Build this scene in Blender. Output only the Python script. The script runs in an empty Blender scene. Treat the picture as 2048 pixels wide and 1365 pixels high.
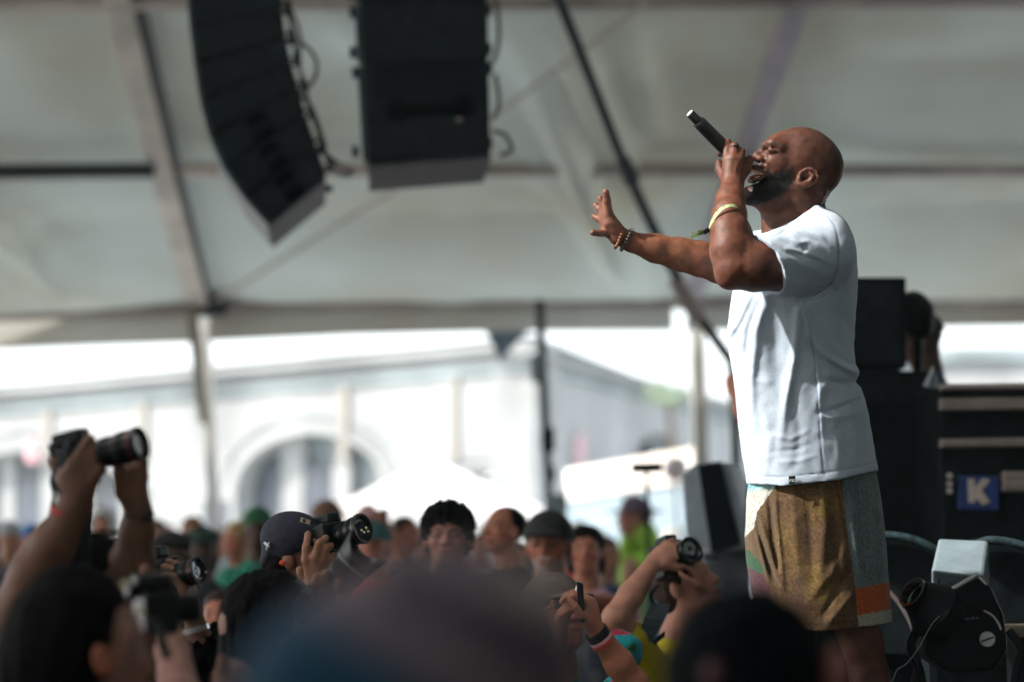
import bpy, math, random, os
import numpy as np
from mathutils import Vector, Matrix, Euler
random.seed(7); rng = np.random.default_rng(7)
SC = bpy.context.scene; COL = SC.collection
# ------------------------------------------------------------------ camera
W, H, F = 2048.0, 1365.0, 4836.0          # photo size, focal length in photo pixels (85 mm on 36 mm)
cam_d = bpy.data.cameras.new('camera'); cam = bpy.data.objects.new('camera', cam_d); COL.objects.link(cam)
cam_d.sensor_width = 36; cam_d.lens = 85; cam_d.clip_start = 0.1; cam_d.clip_end = 1000
ROT = Euler((math.radians(94.47), 0, 0)).to_matrix() @ Matrix.Rotation(math.radians(-1.3), 3, 'Z')
CAM = Vector((0, 0, 1.6))
cam.matrix_world = Matrix.Translation(CAM) @ ROT.to_4x4()
SC.camera = cam
FD = 6.3                                   # distance of the singer = focus distance
cam_d.dof.use_dof = True; cam_d.dof.focus_distance = FD; cam_d.dof.aperture_fstop = 1.75
# ------------------------------------------------------------------ world, sun, exposure
SUNV = Vector((-0.70, -0.22, 0.66)).normalized()     # towards the sun
wd = bpy.data.worlds.new('World'); SC.world = wd; wd.use_nodes = True
nt = wd.node_tree; bg = nt.nodes['Background']
sky = nt.nodes.new('ShaderNodeTexSky'); sky.sky_type = 'NISHITA'; sky.sun_disc = False
sky.sun_elevation = math.asin(SUNV.z); sky.sun_rotation = math.atan2(SUNV.x, SUNV.y)
sky.dust_density = 4.0; sky.air_density = 1.0; sky.ozone_density = 1.0
wm = nt.nodes.new('ShaderNodeMix'); wm.data_type = 'RGBA'; wm.inputs[0].default_value = .45      # thin bright overcast over the blue
wm.inputs[7].default_value = (8, 8.2, 8.4, 1); nt.links.new(sky.outputs[0], wm.inputs[6]); nt.links.new(wm.outputs[2], bg.inputs[0]); bg.inputs[1].default_value = 0.15
sl = bpy.data.lights.new('sun', 'SUN'); sl.energy = 3.0; sl.angle = math.radians(1.5); sl.color = (1, 0.95, 0.88)
so = bpy.data.objects.new('sun', sl); COL.objects.link(so)
so.rotation_euler = SUNV.to_track_quat('Z', 'Y').to_euler(); so.location = (0, 0, 30)
SC.view_settings.view_transform = 'Standard'; SC.view_settings.look = 'None'
SC.view_settings.exposure = 1.5; SC.view_settings.gamma = 1.0
SC.render.engine = 'CYCLES'; SC.render.filter_size = 1.5
cy = SC.cycles
cy.use_denoising = True; cy.use_adaptive_sampling = False; cy.max_bounces = 7; cy.diffuse_bounces = 3; cy.glossy_bounces = 3
cy.transmission_bounces = 4; cy.transparent_max_bounces = 6; cy.sample_clamp_indirect = 2.5; cy.caustics_reflective = False
try: cy.denoiser = 'OPENIMAGEDENOISE'
except Exception: pass
# ------------------------------------------------------------------ pixel helpers
Rn = np.array(ROT); Cn = np.array(CAM)
def P(px, py, d):
    """world point seen at photo pixel (px,py), d metres along the view axis"""
    v = ROT @ Vector(((px - W/2)/F*d, -(py - H/2)/F*d, -d)); return CAM + v
def Pn(px, py, d): return np.array(P(px, py, d))
def to_px(V):
    c = (np.asarray(V) - Cn) @ Rn; d = -c[:, 2]
    return c[:, 0]/d*F + W/2, -c[:, 1]/d*F + H/2, d
def U(d): return d/F                        # metres per photo pixel at depth d
def ray_plane(px, py, p0, n):
    v = P(px, py, 1.0) - CAM; t = (Vector(p0) - CAM).dot(Vector(n))/v.dot(Vector(n)); return CAM + v*t
RIGHT = np.array(ROT.col[0]); UP = np.array(ROT.col[1]); BACK = np.array(ROT.col[2])
def axes(ang=0, yaw=0):
    """three unit rows: image-right, image-up, towards camera; turned by ang in the image, yaw about up"""
    a = math.radians(ang); b = math.radians(yaw)
    r = RIGHT*math.cos(a) + UP*math.sin(a); u = -RIGHT*math.sin(a) + UP*math.cos(a); k = BACK
    r2 = r*math.cos(b) + k*math.sin(b); k2 = -r*math.sin(b) + k*math.cos(b)
    return np.array([r2, u, k2])
# ------------------------------------------------------------------ materials
MATS = {}
def mat(name, col=(.5, .5, .5), rough=.6, metal=0, spec=.5, noise=.12, nscale=18, bump=0, bscale=200, attr=False,
        emit=None, estr=1, trans=0, coat=0, sheen=0, sss=0, col2=None):
    if name in MATS: return MATS[name]
    m = bpy.data.materials.new(name); m.use_nodes = True; MATS[name] = m
    n = m.node_tree; L = n.links.new; b = n.nodes['Principled BSDF']
    b.inputs['Roughness'].default_value = rough; b.inputs['Metallic'].default_value = metal
    b.inputs['Specular IOR Level'].default_value = spec
    b.inputs['Coat Weight'].default_value = coat; b.inputs['Sheen Weight'].default_value = sheen
    if sss: b.inputs['Subsurface Weight'].default_value = sss; b.inputs['Subsurface Radius'].default_value = (.02, .008, .004); b.inputs['Subsurface Scale'].default_value = .4
    tc = n.nodes.new('ShaderNodeTexCoord')
    nz = n.nodes.new('ShaderNodeTexNoise'); nz.inputs['Scale'].default_value = nscale; nz.inputs['Detail'].default_value = 5
    L(tc.outputs['Object'], nz.inputs['Vector'])
    if attr:
        a = n.nodes.new('ShaderNodeAttribute'); a.attribute_name = 'Col'; src = a.outputs['Color']
    else:
        r = n.nodes.new('ShaderNodeRGB'); r.outputs[0].default_value = (*col, 1); src = r.outputs[0]
    mx = n.nodes.new('ShaderNodeMix'); mx.data_type = 'RGBA'; mx.blend_type = 'MIX' if col2 else 'MULTIPLY'
    mr = n.nodes.new('ShaderNodeMapRange'); mr.inputs['From Min'].default_value = .3; mr.inputs['From Max'].default_value = .7
    L(nz.outputs[0], mr.inputs['Value'])
    if col2:
        mx.inputs[7].default_value = (*col2, 1); L(mr.outputs[0], mx.inputs[0])
    else:
        mr.inputs['To Min'].default_value = 1 - noise*2; mr.inputs['To Max'].default_value = 1 + noise
        cb = n.nodes.new('ShaderNodeCombineColor')
        for i in range(3): L(mr.outputs[0], cb.inputs[i])
        L(cb.outputs[0], mx.inputs[7]); mx.inputs[0].default_value = 1
    L(src, mx.inputs[6]); L(mx.outputs[2], b.inputs['Base Color'])
    if bump:
        n2 = n.nodes.new('ShaderNodeTexNoise'); n2.inputs['Scale'].default_value = bscale; n2.inputs['Detail'].default_value = 4
        L(tc.outputs['Object'], n2.inputs['Vector'])
        bp = n.nodes.new('ShaderNodeBump'); bp.inputs['Strength'].default_value = bump; bp.inputs['Distance'].default_value = .004
        L(n2.outputs[0], bp.inputs['Height']); L(bp.outputs[0], b.inputs['Normal'])
    if emit:
        b.inputs['Emission Color'].default_value = (*emit, 1); b.inputs['Emission Strength'].default_value = estr
    if trans: b.inputs['Transmission Weight'].default_value = trans
    return m
def fabric_mat(name, col, tr):
    m = bpy.data.materials.new(name); m.use_nodes = True; n = m.node_tree; L = n.links.new
    n.nodes.remove(n.nodes['Principled BSDF']); out = n.nodes['Material Output']
    tc = n.nodes.new('ShaderNodeTexCoord'); nz = n.nodes.new('ShaderNodeTexNoise'); nz.inputs['Scale'].default_value = .38
    nz.inputs['Detail'].default_value = 6; L(tc.outputs['Object'], nz.inputs['Vector'])
    rp = n.nodes.new('ShaderNodeValToRGB'); rp.color_ramp.elements[0].position = .35; rp.color_ramp.elements[1].position = .65
    rp.color_ramp.elements[0].color = (col[0]*.72, col[1]*.64, col[2]*.55, 1); rp.color_ramp.elements[1].color = (*col, 1)
    L(nz.outputs[0], rp.inputs[0])
    d = n.nodes.new('ShaderNodeBsdfDiffuse'); t = n.nodes.new('ShaderNodeBsdfTranslucent'); ms = n.nodes.new('ShaderNodeMixShader')
    L(rp.outputs[0], d.inputs[0]); L(rp.outputs[0], t.inputs[0]); ms.inputs[0].default_value = tr
    L(d.outputs[0], ms.inputs[1]); L(t.outputs[0], ms.inputs[2]); L(ms.outputs[0], out.inputs[0]); return m
# ------------------------------------------------------------------ objects
def tag(o, label=None, cat=None, group=None, kind=None):
    if label: o['label'] = label
    if cat: o['category'] = cat
    if group: o['group'] = group
    if kind: o['kind'] = kind
    return o
def thing(name, loc, label, cat, group=None):
    o = bpy.data.objects.new(name, None); COL.objects.link(o); o.location = loc; o.empty_display_size = .1
    return tag(o, label, cat, group)
def wloc(o):
    v = Vector((0, 0, 0))
    while o is not None: v += o.location; o = o.parent
    return v
def link(name, me, parent=None, loc=None):
    o = bpy.data.objects.new(name, me); COL.objects.link(o)
    if parent is not None: o.parent = parent; o.location = -wloc(parent)
    return o
def setmesh(name, V, Fa, m=None, smooth=False, col=None):
    me = bpy.data.meshes.new(name)
    V = np.asarray(V, dtype=np.float32)
    if isinstance(Fa, np.ndarray):
        nf, k = Fa.shape
        me.vertices.add(len(V)); me.vertices.foreach_set('co', V.ravel())
        me.loops.add(nf*k); me.loops.foreach_set('vertex_index', Fa.astype(np.int32).ravel())
        me.polygons.add(nf); me.polygons.foreach_set('loop_start', np.arange(0, nf*k, k, dtype=np.int32))
        me.update(calc_edges=True); me.validate()
    else:
        me.from_pydata([tuple(map(float, v)) for v in V], [], Fa)
    if smooth: me.polygons.foreach_set('use_smooth', np.ones(len(me.polygons), dtype=bool))
    if col is not None:
        a = me.color_attributes.new('Col', 'FLOAT_COLOR', 'POINT')
        c = np.ones((len(V), 4), np.float32); c[:, :3] = col; a.data.foreach_set('color', c.ravel())
    if m: me.materials.append(m)
    me.update(); return me
def add(name, VF, m, parent=None, smooth=False, col=None):
    return link(name, setmesh(name, VF[0], VF[1], m, smooth, col), parent)
class MB:
    """collects pieces of one part"""
    def __init__(s): s.V = []; s.F = []
    def put(s, V, Fa):
        o = len(s.V); s.V += [tuple(v) for v in V]; s.F += [tuple(i + o for i in f) for f in Fa]; return s
    def quad(s, a, b, c, d): return s.put([a, b, c, d], [(0, 1, 2, 3)])
    def hexa(s, q1, q2):
        """box from two matching quads"""
        return s.put(list(q1) + list(q2), [(3, 2, 1, 0), (4, 5, 6, 7), (0, 1, 5, 4), (1, 2, 6, 5), (2, 3, 7, 6), (3, 0, 4, 7)])
    def box(s, c, sz, R=None):
        R = np.eye(3) if R is None else np.array(R); c = np.array(c); h = np.array(sz)/2
        pts = [c + (np.array(k)*h) @ R for k in ((-1,-1,-1),(1,-1,-1),(1,1,-1),(-1,1,-1),(-1,-1,1),(1,-1,1),(1,1,1),(-1,1,1))]
        return s.put(pts, [(3,2,1,0),(4,5,6,7),(0,1,5,4),(1,2,6,5),(2,3,7,6),(3,0,4,7)])
    def tube(s, pts, r, n=8, cap=True):
        pts = [np.array(p, float) for p in pts]; rs = r if isinstance(r, (list, tuple)) else [r]*len(pts)
        V = []; Fa = []; prev = None
        for i, p in enumerate(pts):
            t = pts[min(i+1, len(pts)-1)] - pts[max(i-1, 0)]; t = t/(np.linalg.norm(t) + 1e-9)
            if prev is None: a = np.cross(t, [0, 0, 1] if abs(t[2]) < .9 else [1, 0, 0])
            else: a = prev - t*np.dot(prev, t)
            a = a/np.linalg.norm(a); prev = a; b = np.cross(t, a)
            for j in range(n):
                w = 2*math.pi*j/n; V.append(p + (a*math.cos(w) + b*math.sin(w))*rs[i])
        for i in range(len(pts)-1):
            for j in range(n):
                k = (j+1) % n; Fa.append((i*n+j, i*n+k, (i+1)*n+k, (i+1)*n+j))
        if cap: Fa.append(tuple(range(n-1, -1, -1))); Fa.append(tuple((len(pts)-1)*n + j for j in range(n)))
        return s.put(V, Fa)
    def lathe(s, a, b, prof, n=32):
        """prof = [(t along a->b in metres, radius)]"""
        a = np.array(a, float); t = np.array(b, float) - a; t /= np.linalg.norm(t)
        return s.tube_prof(a, t, prof, n)
    def tube_prof(s, a, t, prof, n):
        u = np.cross(t, [0, 0, 1] if abs(t[2]) < .9 else [1, 0, 0]); u /= np.linalg.norm(u); w = np.cross(t, u)
        V = []; Fa = []
        for (h, r) in prof:
            for j in range(n):
                q = 2*math.pi*j/n; V.append(a + t*h + (u*math.cos(q) + w*math.sin(q))*max(r, 1e-5))
        for i in range(len(prof)-1):
            for j in range(n):
                k = (j+1) % n; Fa.append((i*n+j, i*n+k, (i+1)*n+k, (i+1)*n+j))
        return s.put(V, Fa)
    def prism(s, poly, ext):
        """polygon (list of 3d points) extruded by vector ext"""
        n = len(poly); e = np.array(ext); V = [np.array(p) for p in poly] + [np.array(p) + e for p in poly]
        Fa = [tuple(range(n-1, -1, -1)), tuple(range(n, 2*n))] + [(i, (i+1) % n, (i+1) % n + n, i + n) for i in range(n)]
        return s.put(V, Fa)
    def build(s, name, m, parent=None, bevel=0, smooth=False, kind=None):
        o = link(name, setmesh(name, s.V, s.F, m, smooth), parent)
        if kind: o['kind'] = kind
        if bevel:
            b = o.modifiers.new('bevel', 'BEVEL'); b.width = bevel; b.segments = 2; b.limit_method = 'ANGLE'
        return o
def smooth_by_angle(o, deg=40):
    me = o.data; me.polygons.foreach_set('use_smooth', np.ones(len(me.polygons), dtype=bool))
    me.set_sharp_from_angle(angle=math.radians(deg)); return o
def bez(pts, n=16):
    """Catmull-Rom through points"""
    p = [np.array(q, float) for q in pts]; p = [2*p[0]-p[1]] + p + [2*p[-1]-p[-2]]; out = []
    for i in range(1, len(p)-2):
        for j in range(n):
            t = j/n; a, b, c, d = p[i-1], p[i], p[i+1], p[i+2]
            out.append(.5*((2*b) + (-a+c)*t + (2*a-5*b+4*c-d)*t*t + (-a+3*b-3*c+d)*t**3))
    out.append(p[-2]); return out
# ------------------------------------------------------------------ implicit bodies -> one continuous mesh
def vnoise(p, sc, seed=0):
    """cheap smooth value noise, -1..1"""
    q = np.asarray(p)*sc; i = np.floor(q).astype(np.int64); f = q - i; f = f*f*(3 - 2*f); r = 0
    for dx in (0, 1):
        for dy in (0, 1):
            for dz in (0, 1):
                h = ((i[:, 0]+dx)*73856093) ^ ((i[:, 1]+dy)*19349663) ^ ((i[:, 2]+dz)*83492791) ^ (seed*2654435761)
                h = (h ^ (h >> 13))*1274126177 & 0xffffffff; h = (h ^ (h >> 16)) & 0xffff
                r = r + (h/32767.5 - 1)*(f[:, 0] if dx else 1-f[:, 0])*(f[:, 1] if dy else 1-f[:, 1])*(f[:, 2] if dz else 1-f[:, 2])
    return r
class SDF:
    def __init__(s, vox=.004, k=.012): s.v = vox; s.k = k; s.p = []; s.disp = None; s.clip = []
    def cone(s, a, b, ra, rb=None, k=None, op='u', flat=None):
        rb = ra if rb is None else rb; a = np.array(a, float); b = np.array(b, float)
        m = max(ra, rb); lo = np.minimum(a, b) - m; hi = np.maximum(a, b) + m
        def f(X):
            ab = b - a; t = np.clip((X - a) @ ab/max(ab @ ab, 1e-12), 0, 1)
            return np.linalg.norm(X - a - t[:, None]*ab, axis=1) - (ra + (rb - ra)*t)
        s.p.append((f, lo, hi, s.k if k is None else k, op)); return s
    def chain(s, pts, rs, k=None, op='u'):
        for i in range(len(pts)-1): s.cone(pts[i], pts[i+1], rs[i], rs[i+1], k, op)
        return s
    def ell(s, c, r, R=None, k=None, op='u', pw=2):
        c = np.array(c, float); r = np.array(r, float); R = axes() if R is None else np.array(R)
        e = np.sqrt(((R*r[:, None])**2).sum(0)) if pw == 2 else np.abs(R*r[:, None]).sum(0)
        def f(X):
            q = (X - c) @ R.T/r
            if pw == 2:
                l = np.linalg.norm(q, axis=1) + 1e-9; g = np.linalg.norm(q/r, axis=1) + 1e-9; return l*(l - 1)/g
            l = (np.abs(q)**pw).sum(1)**(1/pw); return (l - 1)*r.min()
        s.p.append((f, c - e, c + e, s.k if k is None else k, op)); return s
    def fn(s, f, lo, hi, k=None, op='u'): s.p.append((f, np.array(lo, float), np.array(hi, float), s.k if k is None else k, op)); return s
    def mesh(s, lap=1):
        us = [p for p in s.p if p[4] == 'u']; v = s.v
        lo = np.min([p[1] for p in us], 0) - 4*v - .01; hi = np.max([p[2] for p in us], 0) + 4*v + .01
        n = np.ceil((hi - lo)/v).astype(int) + 1
        D = np.full(n, .2, np.float32)
        for f, a, b, k, op in s.p:
            pad = k + 3*v
            i0 = np.clip(np.floor((a - pad - lo)/v).astype(int), 0, n-1); i1 = np.clip(np.ceil((b + pad - lo)/v).astype(int) + 1, 1, n)
            if (i1 <= i0).any(): continue
            g = np.stack(np.meshgrid(*[lo[j] + v*np.arange(i0[j], i1[j]) for j in range(3)], indexing='ij'), -1)
            sh = g.shape[:3]; x = f(g.reshape(-1, 3)).reshape(sh).astype(np.float32)
            sl_ = tuple(slice(i0[j], i1[j]) for j in range(3)); d = D[sl_]
            if op == 'u':
                if k > 0: h = np.maximum(k - np.abs(d - x), 0)/k; D[sl_] = np.minimum(d, x) - h*h*k/4
                else: D[sl_] = np.minimum(d, x)
            elif op == 's':
                x = -x
                if k > 0: h = np.maximum(k - np.abs(d - x), 0)/k; D[sl_] = np.maximum(d, x) + h*h*k/4
                else: D[sl_] = np.maximum(d, x)
        if s.disp is not None:
            idx = np.argwhere(np.abs(D) < .03)
            if len(idx):
                D[tuple(idx.T)] += s.disp(lo + v*idx).astype(np.float32)
        S = D < 0
        c = [S[a:n[0]-1+a, b:n[1]-1+b, e:n[2]-1+e] for a in (0, 1) for b in (0, 1) for e in (0, 1)]
        anyc = c[0].copy(); allc = c[0].copy()
        for q in c[1:]: anyc |= q; allc &= q
        act = anyc & ~allc; ids = np.full(act.shape, -1, np.int32); ai = np.argwhere(act); ids[act] = np.arange(len(ai), dtype=np.int32)
        acc = np.zeros((len(ai), 3)); cnt = np.zeros(len(ai))
        for ax in range(3):
            o1, o2 = [q for q in range(3) if q != ax]
            for u_ in (0, 1):
                for w_ in (0, 1):
                    A = ai.copy(); A[:, o1] += u_; A[:, o2] += w_; B = A.copy(); B[:, ax] += 1
                    da = D[A[:, 0], A[:, 1], A[:, 2]]; db = D[B[:, 0], B[:, 1], B[:, 2]]
                    m = (da < 0) != (db < 0); t = np.where(m, da/np.where(m, da - db, 1), 0)
                    pos = (A - ai).astype(float); pos[:, ax] += t; acc[m] += pos[m]; cnt[m] += 1
        V = lo + v*(ai + acc/np.maximum(cnt, 1)[:, None]); FQ = []
        for ax in range(3):
            o1, o2 = [(1, 2), (2, 0), (0, 1)][ax]
            sa = [slice(0, None)]*3; sb = [slice(0, None)]*3; sa[ax] = slice(0, -1); sb[ax] = slice(1, None)
            X = S[tuple(sa)] != S[tuple(sb)]; e = np.argwhere(X)
            e = e[(e[:, o1] > 0) & (e[:, o2] > 0) & (e[:, o1] < n[o1]-1) & (e[:, o2] < n[o2]-1)]
            if not len(e): continue
            def cid(d1, d2):
                q = e.copy(); q[:, o1] -= d1; q[:, o2] -= d2; return ids[q[:, 0], q[:, 1], q[:, 2]]
            Q = np.stack([cid(1, 1), cid(0, 1), cid(0, 0), cid(1, 0)], 1)
            ins = S[e[:, 0], e[:, 1], e[:, 2]]; Q[~ins] = Q[~ins][:, ::-1]; FQ.append(Q)
        FQ = np.concatenate(FQ); FQ = FQ[(FQ >= 0).all(1)]
        for _ in range(lap):
            E = np.concatenate([FQ[:, [0, 1]], FQ[:, [1, 2]], FQ[:, [2, 3]], FQ[:, [3, 0]]])
            c_ = np.bincount(E[:, 0], minlength=len(V)) + np.bincount(E[:, 1], minlength=len(V)); NV = np.zeros_like(V)
            for j in range(3): NV[:, j] = np.bincount(E[:, 0], V[E[:, 1], j], len(V)) + np.bincount(E[:, 1], V[E[:, 0], j], len(V))
            V = V*.5 + .5*NV/np.maximum(c_, 1)[:, None]
        return V, FQ
    def build(s, name, m, parent=None, colfn=None, lap=1):
        V, Q = s.mesh(lap)
        return link(name, setmesh(name, V, Q, m, True, colfn(V) if colfn else None), parent)
def sm(x, a, b):
    t = np.clip((x - a)/(b - a), 0, 1); return t*t*(3 - 2*t)
def mixc(base, col, w): return base*(1 - w[:, None]) + np.array(col)*w[:, None]
def seg_d(x, y, a, b):
    ax, ay = a; bx, by = b; l2 = (bx-ax)**2 + (by-ay)**2
    t = np.clip(((x-ax)*(bx-ax) + (y-ay)*(by-ay))/l2, 0, 1); return np.hypot(x-ax-t*(bx-ax), y-ay-t*(by-ay)), t
def poly_in(x, y, poly):
    ins = np.zeros(len(x), bool); n = len(poly)
    for i in range(n):
        x1, y1 = poly[i]; x2, y2 = poly[(i+1) % n]
        c = ((y1 > y) != (y2 > y)) & (x < (x2-x1)*(y-y1)/((y2-y1) or 1e-9) + x1); ins ^= c
    return ins
# ================================================================== the place
M_black = mat('black_metal', (.004, .008, .010), .55, noise=.3, spec=.12)
M_blackg = mat('black_gloss', (.004, .007, .009), .3, noise=.2, spec=.3)
M_case = mat('black_ply', (.004, .008, .010), .7, noise=.4, spec=.08, bump=.3, bscale=120)
M_alu = mat('aluminium', (.45, .42, .40), .38, metal=.7, noise=.15)
M_steel = mat('steel', (.55, .56, .58), .25, metal=1, noise=.1)
M_white = mat('white_paint', (.62, .68, .72), .5, noise=.08)
M_ground = mat('asphalt', (.17, .17, .17), .9, noise=.25, nscale=.8, bump=.5, bscale=8)
M_stage = mat('stage_floor', (.015, .015, .016), .7, noise=.4, nscale=3)
M_wall = mat('pale_render', (.262, .276, .278), .85, noise=.16, nscale=.5, bump=.2, bscale=3)
M_trim2 = mat('arch_stone', (.19, .21, .22), .85, noise=.2, nscale=1)
M_trim = mat('blue_trim', (.19, .235, .25), .7, noise=.3, nscale=.5)
M_glass = mat('dark_window', (.045, .055, .075), .4, noise=.5, nscale=.6)
M_fab = fabric_mat('tent_fabric', (.71, .81, .775), .035)
M_val = fabric_mat('valance_fabric', (.80, .83, .80), .16)
M_beam = mat('tent_alu', (.40, .35, .32), .5, metal=.2, noise=.15, nscale=2)
M_pole = mat('tent_pole_white', (.50, .50, .47), .45, metal=.1, noise=.15, nscale=2)
M_strap = mat('beige_strap', (.26, .23, .17), .8, noise=.15)
M_dark = mat('dark_green_rod', (.012, .022, .024), .5, noise=.3)
M_conc = M_ground

def grid_plane(name, x0, x1, y0, y1, z, m, kind='structure'):
    o = add(name, ([(x0, y0, z), (x1, y0, z), (x1, y1, z), (x0, y1, z)], [(0, 1, 2, 3)]), m); o['kind'] = kind; return o
grid_plane('ground', -300, 300, -60, 500, 0, M_ground)
grid_plane('bounce_ground', -120, 120, 24.5, 200, .004, mat('bounce_pale', (.60, .60, .58), .9, noise=.15, nscale=.5, bump=.3, bscale=6))  # pale sheet added outside the tent to bounce light up into the roof

# ---- tent: far eave at Y=25, roof rises towards the camera, ridge at Y=10
EY, EZ, SL = 25.0, 3.70, .33; RN = (0, SL, 1.0); RP = (0, EY, EZ)
def Rf(px, py, dz=0): p = np.array(ray_plane(px, py, (0, EY, EZ + dz), RN)); return p
tent = thing('tent', (0, 25, 0), 'large white frame tent over the stage and crowd, its fabric roof overhead', 'tent')
def roof_z(y): return EZ + SL*(EY - y) if y >= 10 else EZ + SL*15 - SL*(10 - y)
EAVE_L, EAVE_R = Rf(-900, 640), Rf(2500, 603)
def eave(x): t = (x - EAVE_L[0])/(EAVE_R[0] - EAVE_L[0]); return EAVE_L + t*(EAVE_R - EAVE_L)
creases = []
for a, b, w, am in [((1010, 10), (1290, 560), .10, .10), ((1080, 0), (1330, 420), .07, .08), ((1130, 240), (1260, 560), .05, .06),
                    ((1000, 200), (1230, 520), .05, .05), ((1240, 0), (1320, 250), .06, .07), ((-60, 330), (170, 580), .08, .10),
                    ((-60, 410), (140, 570), .05, .07), ((1160, 0), (1190, 200), .06, .06), ((700, 0), (735, 90), .1, .06)]:
    creases.append((Rf(*a), Rf(*b), w, am))
creases = [(a, b, w*1.3 + .05, am*2.2) for a, b, w, am in creases]
def roof_patch(name, xs, y0, y1, m, gx=.09, gy=.09, seed=0):
    nx = int((xs[1]-xs[0])/gx) + 1; ny = int(abs(y1-y0)/gy) + 1
    X, T = np.meshgrid(np.linspace(xs[0], xs[1], nx), np.linspace(0, 1, ny), indexing='ij')
    e = np.array([eave(x)[1] for x in X[:, 0]])[:, None]
    ytop = y0 if y0 < EY - .5 else e; Y = ytop + (y1 - ytop)*T
    Z = np.where(Y >= 10, EZ + SL*(EY - Y), EZ + SL*15 - SL*(10 - Y)); V = np.stack([X, Y, Z], -1).reshape(-1, 3)
    bay = np.abs(((V[:, 0] + 2.95)/5.35) % 1 - .5)*2
    V[:, 2] -= .10*(1 - (2*np.abs(((V[:, 1]-25)/2.6) % 1 - .5))**2)*(1 - bay**4)
    for a, b, w, am in creases:
        ab = b[:2]-a[:2]; t = ((V[:, :2]-a[:2]) @ ab)/(ab @ ab); tc = np.clip(t, 0, 1)
        dd = np.linalg.norm(V[:, :2]-a[:2]-tc[:, None]*ab, axis=1); V[:, 2] -= am*np.exp(-(dd/w)**2)*np.sin(np.pi*np.clip(tc, .02, .98))**.5
    V[:, 2] += .015*vnoise(V*[1, 1, 0], 1.7, seed)
    I = np.arange(nx*ny).reshape(nx, ny); Q = np.stack([I[:-1, :-1], I[1:, :-1], I[1:, 1:], I[:-1, 1:]], -1).reshape(-1, 4)
    return add(name, (V, Q), m, tent, True)
roof_patch('canopy', (-16, 16), 25, 10, M_fab)
roof_patch('canopy', (-16, 16), 10, 6.6, M_fab, .4, .4)
roof_patch('canopy', (-16, -5.2), 6.6, 2.6, M_fab, .4, .4)  # out-of-view roof gap beside this panel, added to let sun onto the singer
roof_patch('canopy', (-2.0, 16), 6.6, 2.6, M_fab, .4, .4)
roof_patch('canopy', (-16, 16), 2.6, -6, M_fab, .4, .4)
# valance: traced bottom edge, hanging from the eave
def val(pxs, name='valance'):
    b = MB(); V = []
    for (px, pt, pb) in pxs:
        t = Rf(px, pt); d = to_px(t[None])[2][0]; q = Pn(px, pb, d); V.append((t + [0, 0, .02], q))
    for i in range(len(V)-1):
        a, c = V[i]; e, f = V[i+1]; off = np.array([0, .03, 0])
        b.hexa([a, e, f, c], [a+off, e+off, f+off, c+off])
    return b.build(name, M_val, tent)
val([(-900, 680, 745), (-300, 652, 716), (0, 634, 699), (200, 625, 691), (392, 616, 685)])
val([(416, 612, 683), (700, 606, 670), (1000, 604, 663), (1346, 604, 662)])
val([(1372, 604, 662), (1450, 602, 661), (1700, 600, 658), (1900, 600, 654), (2048, 601, 652), (2600, 604, 648)])
def beam(pts, r, m, name, n=8): return MB().tube(pts, r, n).build(name, m, tent, smooth=True)
beam([Rf(-900, 680, -.06), Rf(0, 632, -.06), Rf(390, 615, -.06), Rf(700, 606, -.06), Rf(1400, 603, -.06), Rf(2600, 603, -.06)], .065, M_beam, 'eave_beam')
beam([Rf(-900, 352, -.2), Rf(308, 341, -.2)], .07, M_dark, 'purlin')
beam([Rf(365, 340, -.2), Rf(1250, 339, -.2), Rf(2600, 344, -.2)], .065, M_beam, 'purlin')
beam([Rf(-600, 8, -.12), Rf(2600, 2, -.12)], .06, M_beam, 'purlin')
# rafters: left pale box with a dark channel, right one lilac
def boxbeam(pts, w, h, m, name):
    b = MB()
    for i in range(len(pts)-1):
        a, c = np.array(pts[i]), np.array(pts[i+1]); t = (c-a)/np.linalg.norm(c-a); s_ = np.cross(t, [0, 0, 1]); s_ /= np.linalg.norm(s_); u = np.cross(s_, t)
        qa = [a-s_*w/2-u*h/2, a+s_*w/2-u*h/2, a+s_*w/2+u*h/2, a-s_*w/2+u*h/2]; b.hexa(qa, [p+(c-a) for p in qa])
    return b.build(name, m, tent)
M_raf = mat('rafter_pale', (.72, .68, .60), .5, noise=.15, nscale=2)
boxbeam([Rf(398, 612, -.10), Rf(318, 320, -.10), Rf(222, -60, -.10)], .20, .13, M_raf, 'rafter')
boxbeam([Rf(417, 612, -.08), Rf(352, 340, -.08), Rf(262, -60, -.08)], .09, .08, M_dark, 'rafter')
M_lil = mat('rafter_lilac', (.40, .36, .42), .5, noise=.15, nscale=2)
boxbeam([Rf(1375, 612, -.08), Rf(1490, 300, -.08), Rf(1612, -40, -.08)], .16, .15, M_lil, 'rafter')
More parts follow.
